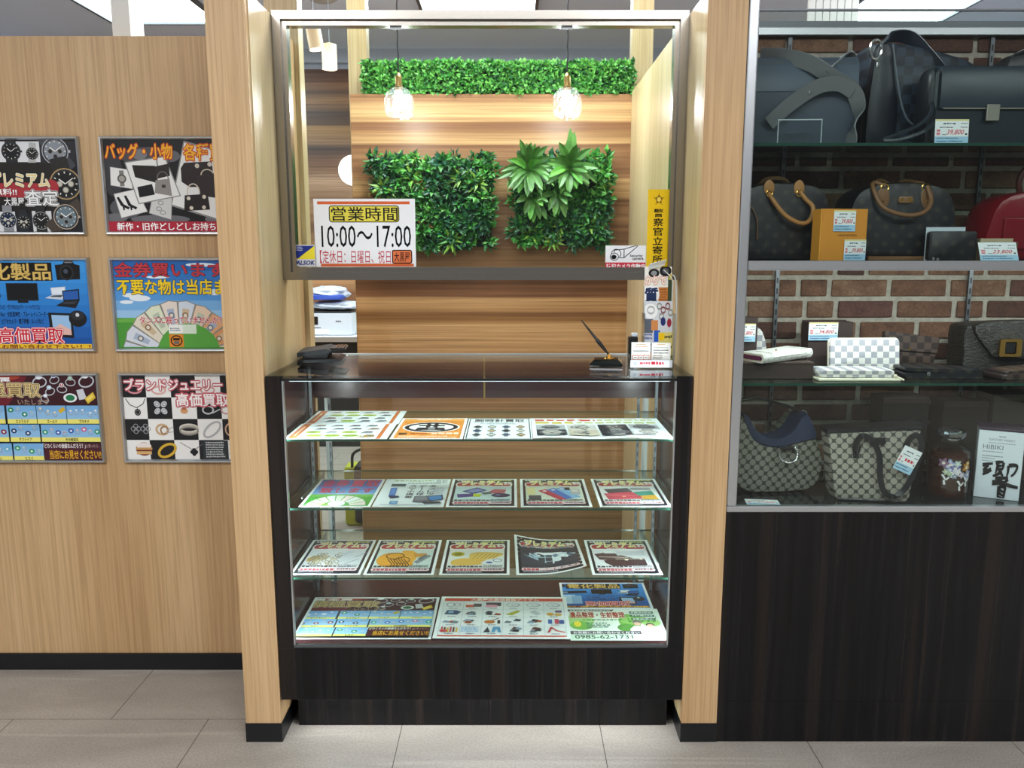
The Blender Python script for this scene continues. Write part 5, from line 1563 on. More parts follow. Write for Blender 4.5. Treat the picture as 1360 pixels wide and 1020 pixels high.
M['navy'] = leather('navy_leather', '#22304e', 0.4)
M['blk_leather'] = leather('black_leather', '#15171c', 0.34)
M['box_brown'] = plain('dark_brown_card', '#3b2d2a', 0.55)
M['box_brown2'] = plain('dark_brown_card_lid', '#463630', 0.5)

# black leather wallets / tray at left
px0 = xp(430, 2.55, CT)
cl = thing('bill_folder', 'black folder propped half open on the left end of the glass counter top', 'folder', (px0, 2.53, CT + 0.0005), 0.10)
mb = MB(); mb.rings([[(x, y, z) for x, z in ((-0.070, 0.0), (0.03, 0.0), (0.068, 0.006), (0.05, 0.010), (-0.066, 0.008))] for y in (-0.06, 0.09)])
mb.build('lower_cover', M['blk_leather'], cl)
mb = MB(); mb.rings([[(x, y, z) for x, z in ((-0.070, 0.017), (0.022, 0.026), (0.036, 0.034), (0.020, 0.042), (-0.070, 0.030))] for y in (-0.05, 0.09)])
mb.build('upper_cover', leather('charcoal_leather', '#24262b', 0.5), cl)
mb = MB(); mb.rings([[(x, y, z) for x, z in ((-0.05, 0.008), (0.02, 0.009), (0.028, 0.026), (-0.055, 0.019))] for y in (-0.045, 0.085)])
mb.build('hinge_block', M['black'], cl)
mb = MB(); mb.rings([[(x, y, z) for x, z in ((0.036, 0.030), (0.076, 0.035), (0.078, 0.041), (0.030, 0.042))] for y in (-0.035, 0.06)])
mb.build('clasp_body', M['black'], cl)
for k in range(3):
    mb = MB().box(0.045 + k * .011, 0.051 + k * .011, -0.036, 0.055, 0.0422, 0.0438)
    mb.build('clasp_bar', M['chrome'], cl)

# pen stand
ps = thing('pen_stand', 'black marble pen base with gold socket and slanted black pen on the counter', 'pen stand', (xp(805, 2.42, CT), 2.42, CT), -0.12)
mb = MB(); mb.rings([[(sx * w_ + ox, sy * d_, z_) for sx, sy in ((-1, -1), (1, -1), (1, 1), (-1, 1))] for w_, d_, z_, ox in ((.046, .038, 0, 0), (.050, .042, .004, 0), (.048, .040, .010, 0), (.036, .028, .020, 0))])
mb.build('base', plain('black_marble', '#0b1210', 0.08, 0, 0.7), ps)
MB().lathe([(0.001, 0.0205), (0.017, 0.0207), (0.015, 0.024), (0.006, 0.026), (0.006, 0.030), (0.001, 0.031)], 20, (0.01, -0.002, 0)).build('socket_plate', M['gold'], ps, smooth=True)
a0 = Vector((0.010, -0.002, 0.029)); a1 = Vector((-0.078, 0.0, 0.137))
mb = MB().tube([a0 + (a1 - a0) * k for k in (0, 0.12, 0.13, 0.35, 0.44, 0.455, 0.72, 0.99, 1.0)], [.0022, .003, .0042, .0065, .0062, .0046, .0034, .0016, .0006], 14)
mb.build('pen', M['black'], ps, smooth=True)
MB().tube([a0 + (a1 - a0) * k for k in (-0.03, 0.05)], [.005, .0042], 14).build('pen_socket', M['gold'], ps, smooth=True)

# card holder with two kinds of cards
hx = (xp(835, 2.36, 1.15) + xp(892, 2.36, 1.15)) / 2
ch = thing('card_holder', 'clear acrylic card holder with two white and orange cards at right end of counter', 'card holder', (hx, 2.36, CT), 0.0)
acr = glass('clear_acrylic', '#f4f8fa', 1.49, 0.02, 0.02)
mb = MB().box(-0.0635, 0.0635, -0.022, 0.022, 0.0, 0.003); mb.box(-0.0635, 0.0635, -0.022, -0.0195, 0.0031, 0.028)
mb.box(-0.0635, -0.061, -0.0194, 0.022, 0.0031, 0.04); mb.box(0.061, 0.0635, -0.0194, 0.022, 0.0031, 0.04)
mb.build('tray', acr, ch)
lab = Art(124, 22, '#dfe3ec', 0.3).map(0, 0, 1)
lab.scrib(28, 5, 60, 15, '#d04458', 1, 3); lab.scrib(62, 3, 98, 16, '#c8283e', 1, 4, .75); lab.ell(14, 11, 5, 5, '#c2cad8')
lab.build('front_label', ch, (0, -0.0226, 0.015), UPR, thick=0.0004)
c1 = Art(56, 74, '#f7f8f6').map(0, 0, 1)
c1.scrib(14, 5, 42, 9, '#c8a860', 1); c1.scrib(10, 11, 46, 15, '#d8923a', 1); c1.scrib(6, 24, 50, 29, '#2c3440', 1)
c1.rect(3, 38, 53, 74, '#d2663a')
for j in range(2):
    for i in range(3):
        c1.rect(5 + i * 16, 40 + j * 12, 19.5 + i * 16, 50.5 + j * 12, '#fbfaf8'); c1.scrib(8 + i * 16, 43 + j * 12, 16 + i * 16, 47 + j * 12, '#5a5048', 1, i)
c1.rect(10, 65, 44, 69, '#fbf2ea')
c1.build('card', ch, (-0.030, -0.013, 0.004 + 0.037), (math.pi / 2 - .06, 0, 0), thick=0.004)
c2 = Art(56, 72, '#f6f7f4').map(0, 0, 1)
c2.scrib(16, 3, 40, 7, '#d8a040', 1); c2.scrib(8, 13, 48, 16, '#9aa0a4', 1); c2.scrib(6, 20, 50, 25, '#2c3440', 1); c2.scrib(6, 28, 50, 33, '#2c3440', 1)
c2.scrib(4, 36, 34, 50, '#8a7a60', 3); c2.ell(38, 62, 13, 6, '#ddd8a8'); c2.scrib(28, 59, 48, 65, '#a8a078', 2)
c2.build('card', ch, (0.030, -0.012, 0.004 + 0.036), (math.pi / 2 - .06, 0, 0), thick=0.004)
# leaflet stand
lx = (xp(850, 2.47, 1.25) + xp(888, 2.47, 1.25)) / 2
ls = thing('leaflet_rack', 'narrow upright leaflet rack packed with colourful leaflets behind the card holder', 'leaflet rack', (lx, 2.425, CT))
MB().box(-0.044, 0.044, 0.0, 0.003, 0, 0.24, bev=0.001).build('back_plate', acr, ls)
mb = MB().box(-0.046, 0.046, -0.045, 0.003, 0, 0.003); mb.box(-0.046, -0.043, -0.045, 0, 0.003, 0.16); mb.box(0.043, 0.046, -0.045, 0, 0.003, 0.16)
mb.build('pocket', acr, ls)
MB().tube(smooth_curve([(0.050, -0.02, 0.012), (0.054, -0.018, 0.10), (0.055, -0.012, 0.20), (0.050, -0.005, 0.262), (0.040, 0.006, 0.275)], 6), 0.0022, 8).build('wire', M['white_plastic'], ls, smooth=True)
f1 = Art(82, 236, '#d9dce4', 0.3).map(0, 0, .82, 1.62)
f1.rect(0, 0, 100, 44, '#e9e8e2'); f1.ell(34, 12, 20, 8, '#16181c'); f1.ell(34, 12, 11, 4.5, '#8c9296'); f1.ell(76, 8, 22, 10, '#1a1c20'); f1.ell(76, 8, 12, 5.4, '#5a6066')
f1.text('かりで', 4, 18, 78, 33, '#f6efe2', 0.04, ('#c8442c', '#f4f0e8', '#b83a2a'), ow=.03)
f1.rect(52, 38, 88, 66, '#c8803e'); f1.scrib(56, 40, 84, 64, '#8a4a22', 5, 2); f1.ell(26, 52, 30, 17, '#eef0f4'); f1.text('質', 2, 39, 50, 66, '#22345c', 0.05, '#ffffff', ow=.05)
f1.rect(86, 14, 100, 66, '#3a4a34'); f1.rect(88, 14, 100, 24, '#d8c84a')
f1.rect(0, 66, 100, 150, '#c9ced6')
f1.build('leaflet', ls, (-0.001, -0.008, 0.004 + 0.176), (math.pi / 2 - .03, 0, 0), thick=0.003)
f2 = Art(84, 190, '#cfd4dc', 0.3).map(0, 0, .84, 1.90)
f2.ell(20, 16, 26, 12, '#eceef0'); f2.ring(22, 14, 14, 7, 3, '#a8aeb2')
for x, y in ((52, 8), (66, 14), (82, 8), (92, 18), (60, 24)):
    f2.ring(x, y, 9, 6, 3, '#7c3c3c' if x % 4 else '#8e8e88')
f2.rect(0, 28, 30, 50, '#5c6470'); f2.rect(24, 30, 48, 46, '#d08a50'); f2.ell(66, 32, 9, 7, '#24306e'); f2.ell(88, 34, 8, 7, '#9a2438'); f2.rect(34, 46, 56, 64, '#2a5cc0'); f2.scrib(2, 50, 32, 62, '#5a6aa0', 2)
for k in range(3):
    y = 52 + k * 16
    f2.rect(50, y - 3, 100, y + 13, '#d8cc7c'); f2.ell(62, y + 4, 12, 6, '#f0c818'); f2.scrib(72, y + 1, 98, y + 9, '#3a3420', 1, k)
f2.rect(0, 66, 50, 100, '#3a3f52'); f2.rect(8, 70, 24, 98, '#b0b8cc'); f2.rect(22, 80, 40, 100, '#c87a4a'); f2.scrib(26, 68, 48, 78, '#8aa0d8', 2)
f2.build('leaflet', ls, (0.0, -0.030, 0.004 + 0.097), (math.pi / 2 - .08, 0, 0), thick=0.004)
# curled leaflet tops
mb = MB()
pts = [(-.032, -.012, 0.19), (-.02, -.013, 0.208), (0.0, -.022, 0.226), (0.012, -.030, 0.232)]
mb.rings([[(x - .012, y, z), (x + .036, y - .002, z + .012), (x + .036, y + .001, z + .013), (x - .012, y + .003, z + .001)] for x, y, z in [(-0.020, -.012, 0.290), (-0.020, -.017, 0.300), (-0.018, -.028, 0.306)]])
mb.build('curled_leaflet', plain('glossy_paper', '#e8ecf0', 0.25), ls, smooth=True)
mb = MB(); mb.ribbon(smooth_curve([(0.038, 0.0, 0.05), (0.042, -0.002, 0.22), (0.038, -0.008, 0.262), (0.014, -0.004, 0.288)], 5), (0, 1, 0), 0.02, 0.002)
mb.build('curled_leaflet', plain('glossy_paper', '#e4e8ec', 0.25), ls, smooth=True)
ho = thing('desk_gadget', 'small black and white card dispenser behind the left of the card holder', 'dispenser', (xp(845, 2.425, 1.17), 2.44, CT))
MB().box(-0.022, 0.006, -0.008, 0.02, 0, 0.084, bev=0.002).build('body', M['black'], ho)
MB().box(-0.006, 0.0065, -0.011, -0.0085, 0.004, 0.066, bev=0.001).build('front_plate', M['white_plastic'], ho)
MB().box(-0.012, 0.006, -0.004, 0.016, 0.0845, 0.096, bev=0.002).build('top_cap', M['white_plastic'], ho)

# ------------------------------------------------------------------ handbags in the display case
ZA, ZB, ZCC, ZD = 1.7535, 1.4375, 1.0945, 0.7325
def W3(px, Y, z):
    return xp(px, Y, z)
def price_tag(name, price, loc, rot, label, grp='price tags in the display case', w=90, h=60, top=True):
    a = Art(w, h, '#f2f5f8', 0.35).map(0, 0, w / 100, h / 100)
    if top:
        a.rect(0, 0, 100, 8, '#e6dca0')
    a.scrib(24, 14, 62, 24, '#3a424c', 1, 1); a.scrib(78, 14, 96, 22, '#5a646c', 1, 2)
    a.scrib(14, 30, 54, 37, '#2c343c', 1, 3); a.scrib(76, 30, 96, 36, '#4a545c', 1, 4)
    a.rect(5, 41, 16, 52, '#e8a8b0'); a.rect(5, 54, 16, 65, '#e8a8b0'); a.scrib(6, 43, 15, 50, '#c8304a', 1, 5); a.scrib(6, 56, 15, 63, '#c8304a', 1, 6)
    a.scrib(22, 60, 34, 66, '#3a424c', 1, 7)
    if price:
        a.text(price, 36, 42, 86, 65, '#d23a4e', 0.014, shear=0.22)
    else:
        a.scrib(36, 42, 86, 65, '#d23a4e', 1, 9)
    a.rect(90, 57, 96, 64, '#2c343c')
    a.rect(0, 70, 100, 100, '#a8d0ea'); a.scrib(6, 74, 70, 81, '#3a5a78', 1, 8); a.scrib(6, 86, 84, 94, '#3a5a78', 1, 9)
    o = a.build(name, None, loc, rot, thick=0.0006)
    return tag(o, label, 'price tag', grp)
def tiny_text(body, w, h, col, name, parent, loc, rot=UPR):
    a = Art(w, h, '#ffffff'); a.text(body, 0, 0, w, h, col, 0.0)
    pts, faces, c, z = a.S[0]
    mb = MB(); mb.keep = True
    vs = [mb.bm.verts.new(((x - w / 2) / 1000, (h / 2 - y) / 1000, 0)) for x, y in pts]
    for f in faces:
        try:
            mb.bm.faces.new([vs[i] for i in f])
        except ValueError:
            pass
    return mb.build(name, ink(col), parent, loc, rot)

# --- top shelf
Y = 2.42
gb = thing('shoulder_bag', 'large plain charcoal shoulder bag with broad draped strap, left end of top shelf', 'bag', (W3(1070, Y, 1.85) - .045, Y, ZA), -0.03)
grey_l = leather('charcoal_calf', '#424c5a', 0.5, 260, 0.06)
MB().pillow([(-.205, 0), (.165, 0), (.172, .02), (.168, .235), (.155, .245), (-.19, .25), (-.205, .24)], 0.13, 0.9, n=9).build('body', grey_l, gb, smooth=True)
mb = MB(); mb.rings([[(x, y, z) for x in (-.2, .165)] + [(x, y + .003, z) for x in (.165, -.2)] for y, z in ((-.060, .150), (-.067, .155), (-.066, .225), (-.05, .249), (.05, .252))])
mb.build('flap', leather('charcoal_flap', '#4c5868', 0.42, 260, 0.06), gb, smooth=True)
strap_m = leather('grey_webbing', '#6c6f73', 0.5, 400, 0.08)
MB().ribbon(smooth_curve([(-.10, -.02, .262), (-.05, -.055, .252), (0.02, -.080, .228), (.09, -.085, .185), (.145, -.085, .150), (.163, -.085, .10), (.150, -.085, .045), (.148, -.085, .01)], 7), (0.15, -.35, .8), 0.042, 0.004).build('strap', strap_m, gb, smooth=True)
MB().ribbon(smooth_curve([(-.085, -.088, .065), (-.03, -.095, .115), (.04, -.098, .160), (.10, -.092, .170), (.145, -.088, .150)], 7), (-.2, -.3, 1), 0.040, 0.004).build('strap_end', strap_m, gb, smooth=True)
MB().ribbon(smooth_curve([(.06, -.075, .20), (.10, -.05, .235), (.14, -.02, .262), (.165, .0, .245), (.172, 0, .18)], 7), (.6, -.5, .3), 0.038, 0.004).build('strap_loop', strap_m, gb, smooth=True)
MB().box(.128, .165, -.09, -.080, .002, .010).build('strap_buckle', M['chrome'], gb)
MB().lathe([(.003, -.004), (.003, .004)], 10, (.02, -.1, .146)).build('stud', M['chrome'], gb, rot=(0, 0, 0))
t = thing('sign_stand', 'empty clear acrylic sign stand before the charcoal shoulder bag', 'sign stand', (W3(1061, 2.29, 1.78), 2.285, ZA), -0.05)
mb = MB().box(-.060, .060, 0, .0025, 0, .068, bev=.0006); mb.box(-.060, .060, .0026, .03, 0, .0025)
mb.build('sheet', acr, t)
for q in ((-.06, .06, .066, .069), (-.06, -.058, 0, .066), (.058, .06, 0, .066)):
    MB().box(q[0], q[1], -.0004, .0026, q[2], q[3]).build('edge', plain('bright_acrylic_edge', '#b8c2c8', .2), t)

damier_dk = checker('dark_check_canvas', '#18212d', '#2b394a', 0.026, 0.38)
Y = 2.485
mb_ = thing('messenger_bag', 'dark blue-grey chequered messenger bag standing end-on behind the black briefcase', 'bag', (W3(1222, Y, 1.9) - .04, Y, ZA), 0.0)
MB().pillow(closed_curve([(-.152, 0), (-.06, 0), (.06, 0), (.15, .0), (.165, .06), (.168, .2), (.15, .245), (.06, .275), (-.05, .298), (-.12, .303), (-.145, .28), (-.155, .15)], 4), 0.16, 0.86, n=9).build('body', damier_dk, mb_, smooth=True)
mb = MB(); mb.pillow(closed_curve([(-.155, .0), (-.085, .0), (-.068, .10), (-.085, .2), (-.10, .28), (-.13, .29), (-.148, .22)], 4), 0.05, 0.8, cy=-.075)
mb.build('side_gusset', leather('black_gusset', '#0f1622', 0.3, 200, .06), mb_, smooth=True)
MB().tube(smooth_curve([(-.095, -.09, .292), (-.08, -.098, .20), (-.055, -.098, .11), (-.02, -.095, .07), (.06, -.09, .05)], 6), 0.0028, 6).build('piping', plain('grey_piping', '#6a7480', .4), mb_, smooth=True)
MB().ribbon(smooth_curve([(-.122, -.09, .29), (-.10, -.07, .315), (-.03, -.05, .318), (.02, -.07, .26), (.07, -.095, .19), (.13, -.10, .14)], 6), (.3, -.6, .5), 0.04, 0.004).build('strap', leather('navy_strap', '#232c3a', .4), mb_, smooth=True)
MB().tube([(-.145 + .017 * math.cos(k * math.pi / 8), -.098, .275 + .026 * math.sin(k * math.pi / 8)) for k in range(17)], 0.0035, 8).build('ring_buckle', M['chrome'], mb_, smooth=True)
MB().lathe([(.006, 0), (.006, .014)], 12, (-.138, -.098, .226)).build('snap_hook', M['chrome'], mb_, smooth=True)
Y = 2.322
bc = thing('briefcase', 'black flap briefcase with silver clasp and price tag on the top shelf', 'briefcase', (W3(1320, Y, 1.85), Y, ZA), 0.0)
bl = leather('black_grained_leather', '#16222b', 0.34, 300, .08)
MB().pillow(rrect(-.190, .20, 0, .205, .02), .085, 0.965, n=7).build('body', bl, bc, smooth=True)
mb = MB()
sec = [(-.045, .092), (-.050, .096), (-.0505, .185), (-.042, .207), (-.01, .213), (.035, .211), (.035, .206), (-.01, .207), (-.040, .200), (-.0465, .183), (-.0465, .096)]
mb.rings([[(x, y, z) for y, z in sec] for x in (-.178, -.170, .18, .19)])
mb.build('flap', leather('black_flap_leather', '#1e2c38', 0.3, 300, .08), bc, smooth=True)
MB().box(-.168, .19, -.0515, -.050, .0935, .0965).build('flap_piping', plain('worn_edge', '#8a8478', .5), bc)
MB().pillow(closed_curve([(-.205, 0), (-.186, 0), (-.180, .1), (-.184, .19), (-.192, .206), (-.203, .17), (-.207, .08)], 4), .07, .8).build('gusset', leather('black_side', '#121820', .35), bc, smooth=True)
MB().box(-.052, -.016, -.0575, -.0508, .062, .105, bev=.002, seg=2).build('clasp', plain('brushed_silver', '#b8b4a8', .3, .9), bc)
MB().tube(smooth_curve([(-.190, -.03, .12), (-.20, -.05, .085), (-.235, -.06, .05), (-.29, -.06, .027), (-.325, -.055, .012), (-.29, -.07, .010), (-.23, -.075, .03), (-.19, -.05, .06)], 6), .0055, 8, 0, .5).build('wrist_strap', bl, bc, smooth=True)
o = price_tag('price_tag', '39,800', (W3(1262, 2.275, 1.78), 2.2685, ZA + .0335), (math.pi / 2 - .06, 0, 0), 'price tag reading 39,800 leaning on the black briefcase', w=92, h=66)
Y = 2.54
t = thing('handbag', 'black handbag mostly hidden behind the briefcase at the right edge of the top shelf', 'bag', (W3(1370, Y, 1.9), Y, ZA), 0.0)
MB().pillow(closed_curve([(-.12, 0), (.1, 0), (.12, .1), (.1, .27), (.0, .30), (-.09, .29), (-.115, .24), (-.13, .1)], 4), .1, .85).build('body', M['blk_leather'], t, smooth=True)
MB().tube(smooth_curve([(-.09, -.04, .285), (-.04, -.06, .305), (.0, -.055, .30), (.01, -.05, .25)], 6), .006, 8).build('handle', M['blk_leather'], t, smooth=True)
MB().tube([(-.03 + .012 * math.cos(k * .6), -.062, .296 + .012 * math.sin(k * .6)) for k in range(9)], .002, 6).build('ring', M['chrome'], t, smooth=True)

# --- second shelf (middle board)
mono = dotted('dark_monogram_canvas', '#17171b', '#36322c', 0.034, r0=0.16, r1=0.30, rough=0.4)
def boston(name, lab, px, Y, w, h, d, sag=0.0, rz=0.0, mat=mono):
    t = thing(name, lab, 'bag', (W3(px, Y, ZB), Y, ZB), rz)
    o_ = closed_curve([(-w * .5, h * .05), (-w * .46, 0), (0, 0), (w * .46, 0), (w * .5, h * .05), (w * .5, h * .55), (w * .42, h * .88), (w * .2, h * (1.0 - sag)), (-w * .2, h * (1.0 - sag)), (-w * .42, h * .88), (-w * .5, h * .55)], 4)
    MB().pillow(o_, d, .80, n=9).build('body', mat, t, smooth=True)
    return t
t = boston('boston_bag', 'dark monogram boston bag with pale tan handle drooping, left end of the middle shelf', 1026, 2.42, .285, .225, .15, 0.02, .06)
MB().tube(smooth_curve([(-.05, -.066, .195), (-.045, -.085, .175), (-.01, -.10, .128), (.035, -.105, .105), (.065, -.10, .115), (.075, -.09, .15), (.055, -.08, .175), (.035, -.07, .205)], 6), .0066, 10).build('handle', M['tan'], t, smooth=True)
MB().tube(smooth_curve([(-.05, .02, .215), (-.03, .0, .235), (.02, .0, .235), (.05, .02, .215)], 6), .007, 8).build('handle', M['tan_dark'], t, smooth=True)
for x in (-.05, .038):
    MB().pillow(closed_curve([(x - .012, .19), (x + .012, .19), (x + .014, .215), (x, .228), (x - .014, .215)], 3), .008, .9, cy=-.072).build('handle_tab', M['tan'], t, smooth=True)
    MB().tube([(x + .009 * math.cos(k * .7), -.08, .19 + .009 * math.sin(k * .7)) for k in range(10)], .002, 6).build('ring', M['gold'], t, smooth=True)
MB().tube(smooth_curve([(-.135, -.05, .17), (-.11, -.075, .16), (-.085, -.082, .12), (-.08, -.08, .06)], 5), .002, 6).build('piping', M['tan_dark'], t, smooth=True)
for k, (x, b) in enumerate(((-.055, 'LV'), (.045, 'LV'))):
    tiny_text(b, 12, 13, '#57544c', 'monogram', t, (x, -.0765, .04))
ob = thing('gift_box', 'flat orange gift box standing upright on the middle shelf with two price tags', 'box', (W3(1113, 2.30, ZB), 2.275, ZB), .16)
orange = plain('orange_card', '#d98f30', .5, grain=.06)
mb = MB().box(-.066, .071, 0, .045, 0, .143, bev=.001)
mb.build('box', orange, ob)
MB().box(-.0705, -.0665, 0.001, .044, .001, .142).build('box_side', plain('orange_card_side', '#e39a35', .5), ob)  # left side of the box in a lighter orange
tiny_text('LOUIS VUITTON', 56, 5.5, '#4a3020', 'lettering', ob, (.012, -.0008, .070))
ca, sa = math.cos(.16), math.sin(.16)
def on_box(x, z, yoff=-.0025):
    return (ob.location.x + x * ca - yoff * sa, ob.location.y + x * sa + yoff * ca, ZB + z)
price_tag('price_tag', '39,800', on_box(.000, .110), (math.pi / 2, 0, .16), 'upper price tag stuck at the top of the orange box', w=66, h=58)
price_tag('price_tag', '39,800', on_box(.036, .030, -.004), (math.pi / 2, 0, .16), 'lower price tag standing before the bottom right of the orange box', w=66, h=58)
t = boston('boston_bag', 'rounded dark monogram handbag with brown handles and buckled tabs, middle of the middle shelf', 1179, 2.44, .315, .222, .17, 0.0, -.04)
for sx in (-1, 1):
    MB().pillow(closed_curve([(sx * .062 - .016, .17), (sx * .062, .145), (sx * .062 + .018, .165), (sx * .062 + .012, .20), (sx * .062 - .014, .20)], 4), .008, .9, cy=-.082).build('handle_tab', M['tan_dark'], t, smooth=True)
    MB().lathe([(.001, -.004), (.0045, -.003), (.0045, 0)], 12, (sx * .062, -.0868, .170)).build('stud', M['gold'], t, rot=(0, 0, 0))
    MB().tube([(sx * .058 + .011 * math.cos(k * .7), -.082, .207 + .011 * math.sin(k * .7)) for k in range(10)], .0024, 6).build('ring', M['gold'], t, smooth=True)
MB().tube(smooth_curve([(-.055, -.08, .212), (-.085, -.07, .222), (-.092, -.09, .20), (-.07, -.112, .15), (-.01, -.120, .128), (.04, -.118, .135), (.065, -.105, .165), (.06, -.085, .21)], 6), .0065, 10).build('handle', M['tan_dark'], t, smooth=True)
MB().tube(smooth_curve([(-.06, .0, .215), (-.035, .01, .235), (0.01, .01, .215), (.03, 0, .232), (.065, -.05, .22)], 6), .0065, 10).build('handle', M['tan_dark'], t, smooth=True)
MB().pillow(rrect(-.02, .022, .163, .182, .006), .006, .95, cy=-.088).build('zip_plate', M['tan_dark'], t, smooth=True)
for x in (-.010, .012):
    MB().lathe([(.001, -.004), (.006, -.003), (.006, 0)], 12, (0, 0, 0)).build('rivet', M['gold'], t, loc=(x, -.0915, .1725), rot=(math.pi / 2, 0, 0))
MB().tube(smooth_curve([(-.10, -.075, .17), (-.13, -.08, .12), (-.125, -.085, .06), (-.115, -.08, .01)], 5), .0028, 6).build('piping', M['tan_dark'], t, smooth=True)
MB().box(-.10, .085, -.104, -.088, 0, .012, bev=.002).build('base_strip', M['tan_dark'], t)
wl_ = thing('wallet', 'small black wallet standing with a white card on top, before the red bag', 'wallet', (W3(1262, 2.30, ZB), 2.30, ZB), -.1)
MB().pillow(rrect(-.066, .062, 0, .082, .008), .028, .93, n=7).build('body', mono, wl_, smooth=True)
MB().box(-.066, .040, .0145, .017, .0, .094).build('card', M['white_plastic'], wl_)
MB().lathe([(.001, -.003), (.004, -.002), (.004, 0)], 10).build('snap', M['chrome'], wl_, loc=(-.052, -.0145, .006), rot=(math.pi / 2, 0, 0))
MB().lathe([(.001, -.003), (.004, -.002), (.004, 0)], 10).build('snap', M['chrome'], wl_, loc=(-.040, -.0145, .004), rot=(math.pi / 2, 0, 0))
red = leather('dark_red_patent', '#7c121e', .22, 330, .15)
rd = thing('handbag', 'dark red dome handbag with arched brown handle at the right edge of the middle shelf', 'bag', (W3(1362, 2.45, ZB), 2.45, ZB), 0)
MB().pillow(closed_curve([(-.17, .0), (0, 0), (.17, .0), (.175, .05), (.165, .10), (.14, .165), (.07, .198), (-.07, .198), (-.14, .165), (-.165, .10), (-.175, .05)], 4), .15, .84, n=9).build('body', red, rd, smooth=True)
MB().box(-.125, .14, -.080, -.074, .03, .125, bev=.006, seg=2).build('front_pocket', red, rd)
MB().tube(smooth_curve([(-.055, -.03, .190), (-.065, -.035, .23), (-.045, -.035, .27), (0, -.035, .285), (.045, -.035, .27), (.065, -.035, .23), (.055, -.03, .19)], 6), .0085, 10).build('handle', leather('red_brown_leather', '#4c1c1a', .4), rd, smooth=True)
for x in (-.03, .05):
    MB().lathe([(.001, -.005), (.006, -.003), (.006, 0)], 14).build('rivet', M['gold'], rd, loc=(x, -.0805, .05), rot=(math.pi / 2, 0, 0))
MB().tube(smooth_curve([(-.01, -.082, .09), (.0, -.09, .105), (.02, -.088, .098), (.05, -.086, .105), (.06, -.084, .095)], 5), .005, 8).build('scarf', M['white_plastic'], rd, smooth=True)
for x in (-.125, -.118):
    MB().lathe([(.001, -.003), (.0035, -.002), (.0035, 0)], 10).build('eyelet', M['gold'], rd, loc=(x, -.0745, .135), rot=(math.pi / 2, 0, 0))
bx_ = thing('box', 'low khaki card box standing before the red bag with a price tag leaning on it', 'box', (W3(1324, 2.29, ZB), 2.295, ZB), 0)
MB().box(-.058, .058, 0, .03, 0, .052, bev=.001).build('box', plain('khaki_card', '#6b5c44', .6), bx_)
MB().box(-.048, .044, .001, .029, .0522, .062).build('insert', plain('cream_card', '#b8a888', .6), bx_)
price_tag('price_tag', '23,800', (W3(1326, 2.272, ZB + .02), 2.274, ZB + .026), (math.pi / 2 - .45, 0, -.05), 'price tag leaning on the low khaki box before the red bag', w=104, h=56, top=False)

# --- third shelf
azur = checker('white_grey_check_canvas', '#eeece6', '#a9aab2', 0.0185, .45)
ebene = checker('brown_check_canvas', '#2c211f', '#4c3c34', 0.021, .45)
t = thing('shoe_box', 'tall dark brown box with a price tag, left end of the third shelf', 'box', (W3(993, 2.40, 1.2), 2.40, ZCC), -.05)
MB().box(-.075, .028, 0, .06, 0, .172, bev=.001).build('box', M['box_brown'], t)
price_tag('price_tag', '35,800', (W3(989, 2.39, 1.22), 2.393, ZCC + .128), (math.pi / 2, 0, -.05), 'price tag near the top of the brown box at the left end of third shelf', w=66, h=54)
t = thing('purse', 'small white and grey chequered purse peeking out behind the tall brown box', 'purse', (W3(1003, 2.50, 1.2), 2.50, ZCC), 0)
MB().pillow(closed_curve([(-.05, 0), (.035, 0), (.04, .03), (.02, .12), (-.02, .14), (-.05, .12)], 4), .03, .85).build('body', azur, t, smooth=True)
t = thing('gift_box', 'flat dark brown box lying under the white wallet on the third shelf', 'box', (W3(1028, 2.34, ZCC), 2.31, ZCC), .02)
MB().box(-.105, .105, 0, .11, 0, .043, bev=.001).build('box', M['box_brown'], t)
MB().box(-.106, .106, -.001, .111, .0432, .050, bev=.001).build('lid', M['box_brown2'], t)
wz = ZCC + .0503
t = thing('wallet', 'white folded wallet with purple lining lying on the brown box', 'wallet', (W3(1030, 2.36, wz), 2.362, wz), .48)
wht = dotted('white_monogram_canvas', '#e9e8e2', '#b8c4b4', 0.016, r0=.12, r1=.24, rough=.4)
mb = MB()
def fold(z0, z1, hh, b=.006):
    return [(-.045, z0), (-.05, z0 + b), (-.052, (z0 + z1) / 2), (-.05, z1 - b), (-.045, z1), (.05, z1 - .002), (.05, z1 - .006), (-.04, z1 - .006), (-.045, (z0 + z1) / 2), (-.04, z0 + .006), (.05, z0 + .006), (.05, z0)]
mb.rings([[(x, y, z + .022 * k) for y, z in fold(0, .026, 0)] for x, k in ((-.098, 0), (.0, .1), (.098, .35))])
mb.build('cover', wht, t, smooth=True)
for k in range(3):
    MB().rings([[(x, y, z + dz) for y, z in ((-.038, .0075 + k * .0045), (.048, .0075 + k * .0045), (.048, .0105 + k * .0045), (-.038, .0105 + k * .0045))] for x, dz in ((-.0985, 0), (.097, .0065))]).build('lining', leather('purple_lining', '#7a2f62', .5), t)
mb = MB(); mb.rings([[(x, y, z) for y, z in ((-.052, .012 + k), (-.0535, .016 + k), (-.046, .0275 + k), (.02, .0275 + k), (.02, .0255 + k), (-.044, .0255 + k), (-.050, .016 + k))] for x, k in ((-.06, .0008), (.05, .006))])
mb.build('flap', plain('white_leather', '#e6e6e0', .4), t, smooth=True)
MB().lathe([(.001, .003), (.003, .002), (.003, 0)], 10, (-.02, -.02, .031)).build('snap', M['gold'], t)
t = thing('shoe_box', 'dark brown box standing behind the white chequered wallet with tag reading 34,800', 'box', (W3(1098, 2.50, 1.2), 2.48, ZCC), .03)
MB().box(-.066, .074, 0, .05, 0, .152, bev=.001).build('box', M['box_brown'], t)
